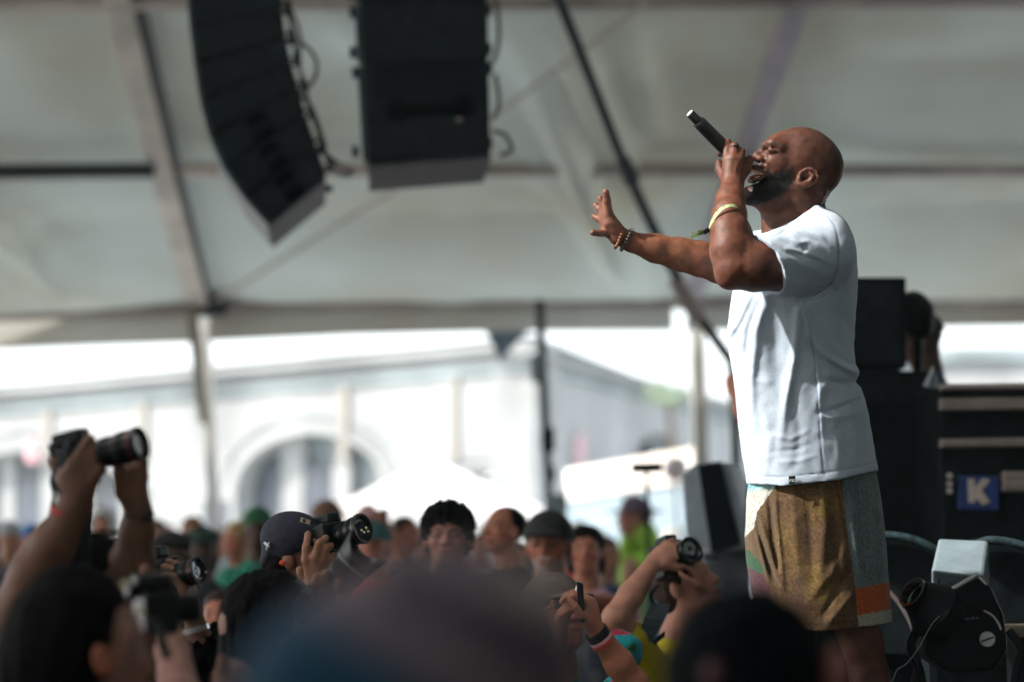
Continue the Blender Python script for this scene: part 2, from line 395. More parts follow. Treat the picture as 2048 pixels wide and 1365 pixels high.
# corner plates, posts
MB().box(Rf(424, 612, -.12), (.30, .14, .22)).build('corner_plate', M_dark, tent, .02)
def post(px1, py1, px2, py2, d, w, m, name='post'):
    a = Pn(px1, py1, d); c = Pn(px2, py2, d); t = (c-a)/abs(c[2]-a[2]); z0 = 0
    base = a + t*(a[2]-z0) if t[2] < 0 else c
    b = MB(); h = w/2
    b.hexa([a+[-h, -h, 0], a+[h, -h, 0], a+[h, h, 0], a+[-h, h, 0]], [base+[-h, -h, 0], base+[h, -h, 0], base+[h, h, 0], base+[-h, h, 0]])
    return b.build(name, m, tent, .01)
post(408, 628, 435, 1180, 25.0, .11, M_pole)
post(1392, 628, 1403, 950, 25.0, .16, M_pole)
post(-560, 640, -545, 1100, 25.2, .12, M_pole)
MB().hexa([Pn(360, 508, 24.0), Pn(388, 508, 24.0), Pn(414, 848, 24.0), Pn(398, 848, 24.0)],
          [Pn(360, 508, 24.1), Pn(388, 508, 24.1), Pn(414, 848, 24.1), Pn(398, 848, 24.1)]).build('strap', M_strap, tent)
MB().tube(bez([Pn(1404, 640, 24.8), Pn(1403, 760, 24.8), Pn(1396, 860, 24.8), Pn(1402, 930, 24.8)], 6), .022, 6).build('guy_rope', M_strap, tent)
# thin cable braces crossing under the roof
MB().tube([Rf(432, 600, -.3), Rf(790, 380, -.3), Rf(1300, 0, -.3)], .018, 6).build('brace_cable', M_beam, tent)
MB().tube([Rf(640, -20, -.3), Rf(760, 60, -.3)], .02, 6).build('brace_cable', M_beam, tent)
# dark bundled pole leaning across the tent, nearer than the roof
pr = thing('leaning_pole', P(1452, 712, 15.5), 'long dark metal pole slanting under the roof down behind the singer', 'pole')
MB().tube(bez([Pn(1080, -90, 14.0), Pn(1118, 0, 14.2), Pn(1188, 175, 14.6), Pn(1255, 345, 15), Pn(1330, 505, 15.2), Pn(1385, 612, 15.4), Pn(1462, 722, 15.6)], 8), [.034]*49, 10).build('pole', M_dark, pr, smooth=True)
MB().tube([Pn(1244, 318, 15), Pn(1266, 368, 15)], .052, 10).build('collar', M_dark, pr)
MB().tube([Pn(1352, 560, 15.3), Pn(1400, 640, 15.4)], .055, 10).build('collar', M_beam, pr)
MB().tube(bez([Pn(1462, 722, 15.6), Pn(1472, 900, 15.6), P(1476, 1300, 15.6)], 6), .03, 8).build('foot_section', M_dark, pr)

# unseen walls and black cloth added around the camera to hold back light
def shade_wall(name, x0, y0, x1, y1, z0, z1, m):
    n = 60; V = []; Fa = []
    for i in range(n+1):
        t = i/n; x = x0+(x1-x0)*t; y = y0+(y1-y0)*t; w = .07*math.sin(i*1.9); nx, ny = (y1-y0), -(x1-x0); l = math.hypot(nx, ny)
        V += [(x+nx/l*w, y+ny/l*w, z0), (x+nx/l*w, y+ny/l*w, z1)]
    for i in range(n): Fa.append((2*i, 2*i+2, 2*i+3, 2*i+1))
    return add(name, (V, Fa), m, tent, True)
shade_wall('side_wall', -12, -5.9, 12, -5.9, 0, 3.3, M_val); shade_wall('side_wall', 12, -6, 12, 5, 0, 5, M_val)
shade_drape = mat('shade_drape_black', (.008, .009, .010), .95, noise=.3)
shade_wall('shade_drape', 7.2, 4.0, 7.2, 12.4, .0, 5.2, shade_drape)
# ---- building: two wings meeting at a corner
def bpoly(b, pts, ext): b.prism(pts, ext)
class Wall:
    def __init__(s, p0, p1):
        s.p0 = np.array(p0, float); s.p1 = np.array(p1, float); t = s.p1 - s.p0; s.L = np.linalg.norm(t); s.t = t/s.L
        s.n = np.cross(s.t, [0, 0, 1]); s.n = s.n/np.linalg.norm(s.n)
        if s.n[1] > 0: s.n = -s.n                              # towards the camera
    def at(s, px, py, out=0):
        q = np.array(ray_plane(px, py, s.p0 + s.n*out, s.n)); return q
    def strip(s, name, top, bot, out, m, parent, th=.2):
        b = MB()
        for i in range(len(top)-1):
            a, c = s.at(*top[i], out), s.at(*top[i+1], out); e, f = s.at(*bot[i+1], out), s.at(*bot[i], out)
            b.hexa([a, c, e, f], [q - s.n*th for q in (a, c, e, f)])
        return b.build(name, m, parent)
    def arch(s, name, cx, cy, rx, ry, out, m, parent, w=12, th=.4, lo=180):
        b = MB(); n = 18
        pts = [(cx + rx*math.cos(math.pi*(1-i/n)), cy - ry*math.sin(math.pi*(1-i/n))) for i in range(n+1)]
        pt2 = [(cx + (rx+w)*math.cos(math.pi*(1-i/n)), cy - (ry+w)*math.sin(math.pi*(1-i/n))) for i in range(n+1)]
        for i in range(n):
            q = [s.at(*pts[i], out), s.at(*pts[i+1], out), s.at(*pt2[i+1], out), s.at(*pt2[i], out)]; b.hexa(q, [k - s.n*th for k in q])
        return b.build(name, m, parent)
K = P(1070, 900, 48); LW = P(-500, 900, 62); RW = P(1560, 900, 66)
KN = np.array([K.x, K.y, 0]); wl = Wall((LW.x, LW.y, 0), KN); wr = Wall(KN, (RW.x, RW.y, 0))
b1 = thing('market_building', (K.x, K.y, 0), 'long pale sunlit building with arches and tall dark windows behind the crowd', 'building')
def wall_with_openings(w, x0, x1, ytop, openings, parent, ybot=1210):
    """openings: list of (xa, xb, spring_y, rise): arched holes down to ybot"""
    b = MB(); xs = x0
    def colm(a, c, ya, yb, yc, yd):
        q = [w.at(a, ya), w.at(c, yb), w.at(c, yc), w.at(a, yd)]; b.hexa(q, [k - w.n*.9 for k in q])
    for (xa, xb, sy, rise) in openings:
        colm(xs, xa, ytop(xs), ytop(xa), ybot, ybot); n = 14
        for i in range(n):
            a = xa + (xb-xa)*i/n; c = xa + (xb-xa)*(i+1)/n
            f = lambda x: sy - rise*math.sqrt(max(0, 1 - ((x-(xa+xb)/2)/((xb-xa)/2))**2))
            colm(a, c, ytop(a), ytop(c), f(c), f(a))
        xs = xb
    colm(xs, x1, ytop(xs), ytop(x1), ybot, ybot); return b.build('wall', M_wall, parent)
tl = lambda x: 780 - (x/970)*88
wall_with_openings(wl, -500, 1070, tl, [(-500, -240, 1015, 95), (-120, 262, 1005, 105), (470, 770, 985, 118), (905, 1010, 975, 34)], b1)
for (xa, xb, sy, rise) in [(-120, 262, 1005, 105), (470, 770, 985, 118), (905, 1010, 975, 34)]:
    wl.arch('arch_trim', (xa+xb)/2, sy, (xb-xa)/2, rise, .10, M_wall, b1, 10, .3)
for i, (xa, xb, ya) in enumerate([(-90, 5, 960), (28, 82, 940), (185, 240, 930), (405, 452, 1000), (505, 562, 925), (607, 664, 930), (700, 742, 985), (930, 990, 958)]):
    out = -.55 if i not in (3, 7) else .05
    yb = 1210 if i != 7 else 990
    q = [wl.at(xa, ya, out), wl.at(xb, ya, out), wl.at(xb, yb, out), wl.at(xa, yb, out)]
    f = MB().hexa(q, [k - wl.n*.1 for k in q]).build('window', M_glass, b1)
for xa, xb in [(83, 184), (5, 28), (241, 262), (470, 504), (563, 606), (665, 699), (743, 770)]:
    q = [wl.at(xa, 860, -.50), wl.at(xb, 860, -.50), wl.at(xb, 1210, -.50), wl.at(xa, 1210, -.50)]
    MB().hexa(q, [k - wl.n*.3 for k in q]).build('column', M_wall, b1)
q = [wl.at(-130, 850, -.85), wl.at(780, 850, -.85), wl.at(780, 1210, -.85), wl.at(-130, 1210, -.85)]
MB().hexa(q, [k - wl.n*.2 for k in q]).build('back_wall', M_trim, b1)
for (cx, cy, rx, ry) in ((71, 1005, 222, 138), (620, 985, 178, 148), (957, 975, 74, 56)): wl.arch('arch_course', cx, cy, rx, ry, .05, M_trim2, b1, 5, .25)
LX = [-500, 0, 250, 500, 750, 1070]
wl.strip('cornice', [(x, tl(x)-4) for x in LX], [(x, tl(x)+8) for x in LX], .35, M_wall, b1, .5)
wl.strip('frieze', [(x, tl(x)+34+x*.01) for x in LX], [(x, tl(x)+47+x*.008) for x in LX], .12, M_trim, b1)
for x in (92, 282, 685, 905): wl.strip('pilaster', [(x-7, tl(x)+50), (x+7, tl(x)+50)], [(x-7, 925), (x+7, 925)], .1, mat('sandstone', (.25, .235, .21), .8, noise=.03), b1)
trr = lambda x: 700 + (x-1070)*.27
wall_with_openings(wr, 1070, 1560, trr, [(1268, 1372, 930, 62)], b1)
q = [wr.at(1250, 850, -.85), wr.at(1390, 850, -.85), wr.at(1390, 1210, -.85), wr.at(1250, 1210, -.85)]
MB().hexa(q, [k - wr.n*.2 for k in q]).build('window', M_glass, b1)
MB().hexa([wr.at(1302, 860, -.5), wr.at(1318, 860, -.5), wr.at(1318, 1210, -.5), wr.at(1302, 1210, -.5)],
          [wr.at(1302, 860, -.8), wr.at(1318, 860, -.8), wr.at(1318, 1210, -.8), wr.at(1302, 1210, -.8)]).build('mullion', M_wall, b1)
RX = [1070, 1200, 1330, 1560]
wr.strip('cornice', [(x, trr(x)-4) for x in RX], [(x, trr(x)+7) for x in RX], .35, M_wall, b1, .5)
wr.strip('frieze', [(x, trr(x)+26) for x in RX], [(x, trr(x)+38) for x in RX], .12, M_trim, b1)
wr.strip('banner', [(1155, 868), (1172, 868)], [(1155, 990), (1172, 990)], .1, mat('faded_red', (.45, .3, .32), .8), b1)
wl.strip('banner', [(52, 880), (70, 880)], [(52, 925), (70, 925)], .1, mat('faded_pink', (.55, .32, .36), .8), b1)
zr = wl.at(0, tl(0))[2]
MB().put([wl.p0*[1, 1, 0] + [0, 0, zr], wl.p1*[1, 1, 0] + [0, 0, zr+.3], np.array(wr.p1)*[1, 1, 0] + [0, 0, zr-1], np.array([0, 110, zr])], [(0, 1, 2, 3)]).build('roof', M_wall, b1)
# low far hall seen right of the stage
b2 = thing('low_hall', (14, 75, 0), 'low pale hall in the distance, right of the stage under the tent edge', 'building')
a, c = Pn(1700, 722, 78), Pn(2700, 716, 70)
MB().hexa([a*[1, 1, 0], c*[1, 1, 0], c, a], [a*[1, 1, 0]+[0, 8, 0], c*[1, 1, 0]+[0, 8, 0], c+[0, 8, 0], a+[0, 8, 0]]).build('wall', M_wall, b2)
MB().hexa([a+[-.3, -.4, 0], c+[.3, -.4, 0], c+[.3, 8.4, 0], a+[-.3, 8.4, 0]], [a+[-.3, -.4, .4], c+[.3, -.4, .4], c+[.3, 8.4, .4], a+[-.3, 8.4, .4]]).build('roof', M_trim, b2)
# tree showing at the end of the right wing
tr = thing('leafy_tree', (P(1340, 800, 50).x, 50, 0), 'small green tree in front of the right wing of the building', 'tree')
MB().tube([(tr.location.x, 50, 0), (tr.location.x+.1, 50, 2.2), Pn(1338, 808, 49.6)], [.12, .09, .05]).build('trunk', mat('bark', (.12, .08, .05), .9), tr)
lb = MB(); c0 = Pn(1338, 790, 49.6)
for i in range(170):
    q = rng.normal(0, 1, 3); q = q/np.linalg.norm(q)*rng.uniform(.2, 1)**.5; q = c0 + q*[.62, .4, .2] + [0, 0, .08*math.sin(i)]
    u_, v_ = rng.normal(0, .06, 3), rng.normal(0, .06, 3); lb.put([q, q+u_, q+u_+v_, q+v_], [(0, 1, 2, 3)])
lb.build('crown', mat('leaf', (.26, .34, .22), .6, noise=.4), tr)

# ---- white peaked canopy and long awning behind the crowd
M_cloth = fabric_mat('white_canvas', (.8, .8, .8), .2)
mq = thing('marquee', (P(860, 1000, 30).x, 30, 0), 'white peaked marquee standing outside behind the curly haired man', 'canopy')
dm = 30; pk = Pn(862, 918, dm+1.6); c1, c2 = Pn(668, 1016, dm), Pn(1068, 1022, dm); c3, c4 = c2+[.3, 3.4, .0], c1+[-.3, 3.4, 0]
MB().put([pk, c1, c2, c3, c4], [(0, 1, 2), (0, 2, 3), (0, 3, 4), (0, 4, 1)]).build('roof', M_cloth, mq)
vb = MB()
for a, c in ((c1, c2), (c2, c3), (c3, c4), (c4, c1)): vb.hexa([a, c, c-[0, 0, .35], a-[0, 0, .35]], [k+[0, .02, 0] for k in (a, c, c-[0, 0, .35], a-[0, 0, .35])])
vb.build('valance', M_cloth, mq)
for c in (c1, c2, c3, c4): MB().tube([c, c*[1, 1, 0]], .03).build('leg', M_pole, mq)
aw = thing('side_marquee', (P(1270, 1000, 28).x, 28, 0), 'long white walled marquee beside the mast with sloping roof edge', 'canopy')
a1, a2 = Pn(1135, 1003, 29), Pn(1420, 958, 26.5); m_bl = mat('pale_blue_wall', (.20, .27, .32), .7, noise=.1, nscale=1)
MB().hexa([a1, a2, a2*[1, 1, 0], a1*[1, 1, 0]], [k+[.3, .06, 0] for k in (a1, a2, a2*[1, 1, 0], a1*[1, 1, 0])]).build('side_wall', m_bl, aw)
up = [0, 1.2, .30]; MB().hexa([a1-[0, .08, 0], a2-[0, .08, 0], a2+up, a1+up], [k+[0, 0, .10] for k in (a1-[0, .08, 0], a2-[0, .08, 0], a2+up, a1+up)]).build('roof', M_cloth, aw)
MB().tube([Pn(1388, 965, 26.4), Pn(1396, 1180, 26.4)], .035).build('post', M_beam, aw)
# ---- mast with clamps
ms = thing('lighting_mast', (P(1095, 1000, 20).x, 20, 0), 'slim black lighting mast rising to the tent edge, box fixtures clamped on it', 'mast')
MB().tube([Pn(1079, 600, 20), Pn(1104, 1100, 20), P(1118, 1440, 20)], .035, 8).build('pole', M_black, ms)
for (x, y, w, h, m) in [(1074, 738, .10, .22, M_trim), (1096, 880, .11, .2, M_black), (1112, 1008, .19, .16, M_trim), (1102, 948, .07, .12, M_black)]:
    MB().box(Pn(x, y, 19.9), (w, .14, h)).build('clamp_box', m, ms, .02)
MB().box(Pn(1110, 1080, 19.9), (.20, .2, .5)).build('base_box', M_trim, ms, .03)
# ---- pennant
pn = MB().prism([Pn(966, 655, 24.6), Pn(1064, 655, 24.6), Pn(1012, 708, 24.6), Pn(1000, 724, 24.6), Pn(985, 690, 24.6)], (0, .04, 0)).build('pennant', mat('slate_cloth', (.14, .20, .25), .8, noise=.3, nscale=4))
tag(pn, 'slate blue triangular cloth hanging down from the tent edge by the mast', 'pennant')
# ---- music stand behind the singer
st = thing('music_stand', (P(1293, 1100, 13).x, 13, 0), 'small black plate on a thin stand in front of the arched window', 'stand')
MB().box(Pn(1293, 936, 13), (.165, .05, .055)).build('plate', M_black, st, .01)
MB().tube([Pn(1293, 940, 13), P(1294, 990, 13), np.array([P(1294, 990, 13).x, P(1294, 990, 13).y, 0])], .011).build('leg', M_black, st)
gl = add('globe_lamp', SDF(.01, .01).ell(Pn(1351, 938, 24), (.13, .13, .13)).mesh(), mat('milky_plastic', (.62, .55, .56), .4, noise=.15, nscale=8), None, True)
tag(gl, 'round pinkish white globe in front of the building arch', 'globe')
gp = MB().tube([Pn(1351, 955, 24), np.array([P(1351, 955, 24).x, P(1351, 955, 24).y, 0])], .02).build('lamp_post', M_pole); 
gp.name = 'post'; gp.parent = gl

# ---- stage
sg = MB(); sg.box((3.72, 8.9, .45), (6.1, 7.4, .9)); so_ = sg.build('stage', M_stage, bevel=.01); tag(so_, 'black stage platform under the singer', 'stage')
# ---- hanging speakers
def cab(name, q, ext, parent, m=M_case): return MB().prism(q, ext).build(name, m, parent, .008)
DS = 12.0; M_rec = mat('recess_black', (.0008, .0012, .0015), .9, spec=.0)
Fp = [(374, -110), (381, -30), (387, 50), (396, 125), (408, 200), (426, 268), (455, 335), (494, 393), (541, 446)]
Bp = [(560, -110), (561, -45), (564, 20), (571, 75), (582, 125), (596, 175), (611, 230), (633, 290), (652, 352)]
la = thing('line_array', P(500, 100, 12.4), 'curved line array of black speaker cabinets hanging high on the left', 'loudspeaker', 'speakers hung from the tent roof')
DEPV = np.array([-.07, .86, 0])
M_cabl = mat('cabinet_side', (.010, .015, .018), .7, noise=.3, spec=.08, bump=.3, bscale=150)
M_cabb = mat('cabinet_bottom', (.045, .042, .052), .6, noise=.2, spec=.2)
M_gril = mat('speaker_grille', (.02, .045, .055), .5, noise=.5, nscale=60)
for i in range(len(Fp)-1):
    a, b_, c, d = Fp[i], Bp[i], Bp[i+1], Fp[i+1]
    A = np.array
    def lerp(p, q, t): return (p[0]+(q[0]-p[0])*t, p[1]+(q[1]-p[1])*t)
    q = [lerp(a, d, .03), lerp(b_, c, .03), lerp(c, b_, .03), lerp(d, a, .03)]
    o = cab('cabinet', [Pn(*k, DS) for k in q], DEPV, la, M_cabl)
    cx = (a[0]+b_[0]+c[0]+d[0])/4; cy = (a[1]+b_[1]+c[1]+d[1])/4
    ux, uy = (b_[0]+c[0]-a[0]-d[0])/2, (b_[1]+c[1]-a[1]-d[1])/2; L_ = math.hypot(ux, uy); ux, uy = ux/L_, uy/L_
    # front grille strip
    g = MB(); q2 = [lerp(a, b_, -.05), lerp(a, b_, .0), lerp(d, c, .0), lerp(d, c, -.05)]
    g.prism([Pn(*k, DS-.005) for k in q2], DEPV); g.build('grille', M_gril, la, .004)
    if i >= 5:
        hx, hy = cx - ux*2, cy - uy*2
        for sgn in (-1, 1):
            ctr = (hx + sgn*uy*-16 , hy + sgn*ux*16)
            ring = [Pn(ctr[0] + 23*math.cos(t)*ux - 13*math.sin(t)*uy, ctr[1] + 23*math.cos(t)*uy + 13*math.sin(t)*ux, DS-.004) for t in np.linspace(0, 2*math.pi, 20)[:-1]]
            MB().prism(ring, (0, -.006, 0)).build('recess_shade_plate', M_rec, la)  # flat near-black plate painted as the shade of a hollow
        MB().tube([Pn(hx-8*ux, hy-8*uy, DS-.02), Pn(hx+8*ux, hy+8*uy, DS-.02)], .012).build('handle', M_black, la)
    # rigging frame on the rear edge
    r = MB(); e1 = lerp(b_, c, .12); e2 = lerp(b_, c, .88); off = 13
    p1 = (e1[0]+ux*off, e1[1]+uy*off); p2 = (e2[0]+ux*off, e2[1]+uy*off)
    r.tube([Pn(*e1, DS+.05), Pn(*p1, DS+.05), Pn(*p2, DS+.05), Pn(*e2, DS+.05)], .011, 6)
    r.box(Pn(p1[0], p1[1], DS+.05), (.035, .035, .04)); r.box(Pn(p2[0], p2[1], DS+.05), (.03, .035, .03)); r.build('rigging_bracket', M_black, la)
q = [Pn(538, 449, DS-.01), Pn(652, 355, DS-.01)]
MB().hexa([q[0], q[1], q[1]+DEPV*1.02, q[0]+DEPV*1.02], [k-[0, 0, .015] for k in (q[0], q[1], q[1]+DEPV*1.02, q[0]+DEPV*1.02)]).build('bottom_plate', M_cabb, la)
MB().tube([Pn(640, 300, DS), Pn(672, 326, DS), Pn(664, 334, DS)], .012).build('rigging_pin', M_black, la)
MB().box(Pn(655, 378, DS+.85), (.05, .05, .035)).build('bottom_bracket', M_black, la)
MB().tube([Pn(466, -120, DS+.4), Pn(460, -700, DS+.4)], .012).build('chain', M_steel, la)
mc = mat('grey_cable', (.12, .105, .11), .6)
for k, pts in enumerate([[(560, 5), (585, 30), (600, 75), (598, 120)], [(570, 88), (600, 85), (630, 115), (632, 150), (612, 178), (590, 180)],
                         [(590, 180), (618, 210), (640, 260), (640, 310)], [(640, 300), (680, 330), (705, 345), (690, 352), (668, 340)]]):
    MB().tube(bez([Pn(*p, DS+.1) for p in pts], 8), .011, 6).build('cable', mc, la, smooth=True)
sb = thing('speaker_stack', P(850, 100, 12.6), 'straight hanging stack of big black speaker boxes right of the curved array', 'loudspeaker', 'speakers hung from the tent roof')
yl = [(-130, -130), (8, 3), (128, 120), (326, 308)]
XL = [(716, 972), (722, 975), (727, 977), (738, 981)]
for i in range(3):
    (a, b_), (c, d) = yl[i], yl[i+1]; (xa, xb), (xc, xd) = XL[i], XL[i+1]; g = 2
    cab('cabinet', [Pn(xa, a+g, DS), Pn(xb, b_+g, DS), Pn(xd, d-g, DS), Pn(xc, c-g, DS)], np.array([-.05, .85, 0]), sb, M_cabl)
    MB().prism([Pn(xa-13, a+g+4, DS), Pn(xa-1, a+g, DS), Pn(xc-1, c-g, DS), Pn(xc-13, c-g-4, DS)], (-.01, .82, 0)).build('side_rail', M_gril, sb, .006)
    for yy in (a+18, c-22): MB().box(Pn(xa-16, yy, DS+.1), (.03, .06, .05)).build('corner_catch', M_black, sb)
    for yy in (b_+18, d-22): MB().box(Pn(xb+4, yy, DS+.1), (.02, .06, .05)).build('corner_catch', M_black, sb)
h = MB(); h.prism([Pn(x, y, DS-.005) for x, y in [(792, 208), (948, 200), (950, 224), (794, 234)]], (0, .004, 0))
for cx_, cy_ in ((797, 220), (925, 214)):
    h.prism([Pn(cx_+25*math.cos(t), cy_+24*math.sin(t), DS-.007) for t in np.linspace(0, 2*math.pi, 22)[:-1]], (0, .005, 0))
h.build('recess_shade_plate', M_rec, sb)  # flat dark shapes give the handle hollow its shade by colour
MB().tube([Pn(812, 226, DS-.03), Pn(930, 219, DS-.03)], .012).build('handle', M_rec, sb)
MB().box(Pn(918, 239, DS-.01), (.03, .01, .012)).build('badge', M_beam, sb)
MB().prism([Pn(x, y, DS-.004) for x, y in [(745, 130), (968, 124), (972, 196), (750, 204)]], (0, .004, 0)).build('lower_panel', mat('panel_navy', (.006, .009, .014), .8, spec=.05), sb)
MB().hexa([Pn(737, 330, DS), Pn(982, 311, DS), Pn(982, 311, DS)+[-.05, .86, 0], Pn(737, 330, DS)+[-.05, .86, 0]],
          [k-[0, 0, .012] for k in (Pn(737, 330, DS), Pn(982, 311, DS), Pn(982, 311, DS)+[-.05, .86, 0], Pn(737, 330, DS)+[-.05, .86, 0])]).build('bottom_plate', M_cabb, sb)
for pts in [[(990, -20), (998, 60), (992, 110), (980, 130)], [(990, 150), (998, 200), (988, 240)], [(984, 262), (1010, 270), (1024, 300), (1000, 312)]]:
    MB().tube(bez([Pn(*p, DS+.2) for p in pts], 8), .012, 6).build('cable', mc, sb, smooth=True)
MB().tube([Pn(845, -130, DS+.4), Pn(845, -700, DS+.4)], .012).build('chain', M_steel, sb)

# ---- gear on stage
def pbox(name, x0, y0, x1, y1, d, dep, m, parent=None, bevel=.01, skew=0, z0=None):
    a, b_, c, e = Pn(x0, y0, d), Pn(x1, y0-skew, d), Pn(x1, y1-skew, d), Pn(x0, y1, d)
    if z0 is not None: c = c*[1, 1, 0]+[0, 0, z0]; e = e*[1, 1, 0]+[0, 0, z0]; c[:2] = b_[:2]; e[:2] = a[:2]
    return MB().prism([a, b_, c, e], (0, dep, 0)).build(name, m, parent, bevel)
s1 = thing('speaker_tower', (P(1760, 900, 9.6).x, 9.6, .9), 'black speaker tower standing on stage directly behind the singer', 'loudspeaker')
pbox('top_cabinet', 1672, 555, 1813, 738, 9.6, .5, M_case, s1); pbox('bottom_cabinet', 1570, 742, 1872, 0, 9.6, .55, M_case, s1, z0=.9)
pbox('grille', 1690, 770, 1858, 1010, 9.59, .008, M_cabl, s1); pbox('top_grille', 1684, 568, 1802, 728, 9.59, .008, M_cabl, s1)
pbox('handle', 1790, 940, 1806, 960, 9.57, .02, M_trim, s1, .003)
s2 = thing('flight_case', (P(1960, 900, 9.0).x, 9.0, .9), 'black road case with bright aluminium bars and a blue lettered plate', 'case')
pbox('body', 1876, 772, 2180, 0, 9.05, .7, M_case, s2, skew=4, z0=.9)
M_alw = mat('warm_aluminium', (.26, .22, .205), .4, metal=.3, noise=.1)
for (y0, y1, m) in [(768, 780, M_beam), (797, 822, M_alw), (878, 896, M_alw)]: pbox('bar', 1882, y0, 2190, y1, 8.98, .06, m, s2, .008, skew=4)
pbox('lid_edge', 1880, 783, 2190, 796, 9.0, .04, M_trim if False else M_cabl, s2, skew=4)
M_blue = mat('blue_plate', (.012, .045, .22), .45, noise=.15)
pl = pbox('logo_plate', 1917, 952, 1998, 1020, 8.97, .03, M_blue, s2, .006, skew=-2)
ml = mat('logo_cream', (.55, .47, .45), .5); lg = MB()
for poly in ([(1936, 958), (1949, 958), (1951, 1006), (1938, 1006)], [(1949, 978), (1966, 957), (1980, 961), (1960, 985)], [(1949, 986), (1960, 977), (1981, 1004), (1966, 1011), (1949, 993)]):
    lg.prism([Pn(x, y, 8.96) for x, y in poly], (0, .01, 0))
lgo = lg.build('logo', ml); lgo.parent = pl
for yy in (952, 968, 982): MB().tube([Pn(1899, yy, 8.93), Pn(1899, yy, 8.99)], .012, 12).build('latch', M_alu, s2)
pbox('side_box', 2006, 943, 2120, 984, 8.95, .05, M_alw, s2, .01); MB().tube([Pn(2012, 967, 8.93), Pn(2100, 965, 8.93)], .003, 6).build('handle', M_beam, s2)
MB().tube([Pn(1856, 775, 8.9), Pn(1866, 742, 8.9), Pn(1874, 775, 8.9)], .02).build('cable_hook', M_trim, s2)
# wedge monitors with curved rims
def wedge(name, pts, d, lab, rim):
    w = thing(name, P(pts[0][0], 1300, d), lab, 'stage monitor', 'stage monitors at the singer feet')
    MB().prism([Pn(x, y, d) for x, y in pts], (.05, .5, 0)).build('body', M_case, w, .02)
    MB().tube(bez([Pn(x, y, d-.03) for x, y in rim], 8), .014, 8).build('rim', M_gril, w, smooth=True)
    g = [(x*.86+sum(p[0] for p in pts)/len(pts)*.14, y*.86+sum(p[1] for p in pts)/len(pts)*.14) for x, y in pts]
    MB().prism([Pn(x, y, d-.008) for x, y in g], (0, .006, 0)).build('grille', M_cabl, w)
    return w
wedge('wedge_monitor', [(1700, 1090), (1760, 1068), (1840, 1078), (1900, 1120), (1945, 1190), (1955, 1330), (1720, 1330)], 7.6, 'curved black stage monitor with grey rim beside the singer shorts', [(1700, 1090), (1760, 1072), (1836, 1084), (1890, 1120), (1930, 1180)])
wedge('wedge_monitor', [(1930, 1100), (1980, 1078), (2080, 1098), (2160, 1160), (2200, 1330), (1960, 1330)], 7.2, 'curved black stage monitor with grey rim cut by the photo edge', [(1935, 1100), (1985, 1082), (2070, 1102), (2130, 1150)])
wb = thing('white_box', P(1918, 1180, 6.9), 'pale blue grey slanted box with small handle hole between stage monitors', 'box')
A_ = [Pn(1877, 1077, 7.0), Pn(1976, 1081, 7.0), Pn(1967, 1152, 6.75), Pn(1863, 1140, 6.75)]; dn = np.array([.01, .05, -.16])
MB().hexa(A_, [A_[0]+dn, A_[1]+dn, A_[2]+dn*[1, 1.6, .6], A_[3]+dn*[1, 1.6, .6]]).build('shell', mat('pale_box', (.20, .26, .30), .5, noise=.08), wb, .008)
MB().box(Pn(1876, 1166, 6.745), (.011, .012, .024)).build('handle_hole', M_black, wb, .004)
# moving head lamp near the right corner, close to focus
lm = thing('stage_lamp', P(1930, 1365, 6.3), 'black stage lamp with silver snout and round slotted tilt knob', 'lamp')
dl = 6.25; u = U(dl)
MB().lathe(Pn(1895, 1240, dl+.02), Pn(1812, 1176, dl-.02), [(0, 0), (0, .075), (.05, .078), (.08, .06), (.105, .046), (.118, .046)], 28).build('barrel', M_black, lm, smooth=False)
MB().lathe(Pn(1840, 1196, dl), Pn(1812, 1176, dl-.02), [(0, .03), (0, .041), (.032, .043), (.032, .036), (.01, .034)], 28).build('snout_ring', M_steel, lm)
MB().lathe(Pn(1855, 1204, dl-.03), Pn(1835, 1192, dl-.05), [(0, 0), (0, .022), (.012, .018), (.016, 0)], 20).build('lens', mat('amber_glass', (.35, .12, .07), .15), lm)
hs = MB(); pts = [(1868, 1205), (1952, 1150), (1985, 1175), (2010, 1230), (2018, 1300), (1990, 1345), (1900, 1350), (1850, 1310), (1845, 1250)]
hs.prism([Pn(x, y, dl) for x, y in pts], (0, .2, 0)); hs.build('housing', M_black, lm, .015)
MB().tube([Pn(1893, 1186, dl-.01), Pn(1955, 1150, dl-.01)], .007, 10).build('bar', M_steel, lm)
MB().tube([Pn(1958, 1156, dl-.01), Pn(1972, 1170, dl-.01)], .004, 8).build('clip', M_steel, lm)
MB().tube(bez([Pn(1968, 1222, dl-.02), Pn(1985, 1232, dl-.02), Pn(1996, 1246, dl-.02), Pn(2002, 1260, dl-.02)], 8), [.003]*25, 8).build('trim_arc', M_alu, lm)
kb = MB().lathe(Pn(1975, 1279, dl), Pn(1974, 1279, dl-.06), [(0, 0), (0, .02), (.012, .021), (.018, .019), (.018, 0)], 28).build('knob', mat('dull_steel', (.30, .31, .31), .4, metal=.6), lm, smooth=False)
sl_ = MB().box(Pn(1975, 1279, dl-.0195), (.034, .003, .004), axes(20)).build('slot', M_black); sl_.parent = kb
yk = MB(); yk.tube(bez([Pn(1845, 1245, dl+.02), Pn(1822, 1290, dl), Pn(1840, 1345, dl), P(1850, 1420, dl), P(1870, 1590, dl)], 6), .012, 8)
yk.tube(bez([Pn(2018, 1262, dl+.02), Pn(2042, 1300, dl), P(2030, 1360, dl), P(2000, 1590, dl)], 6), .012, 8); yk.build('yoke', M_black, lm)
MB().box(P(1935, 1598, dl), (.36, .26, .05)).build('base', M_black, lm, .01)
for (x, y, w) in [(1872, 1220, .012), (1930, 1208, .01), (1868, 1262, .008)]: MB().tube([Pn(x, y, dl-.012), Pn(x, y, dl)], w/2, 10).build('screw', M_steel, lm)
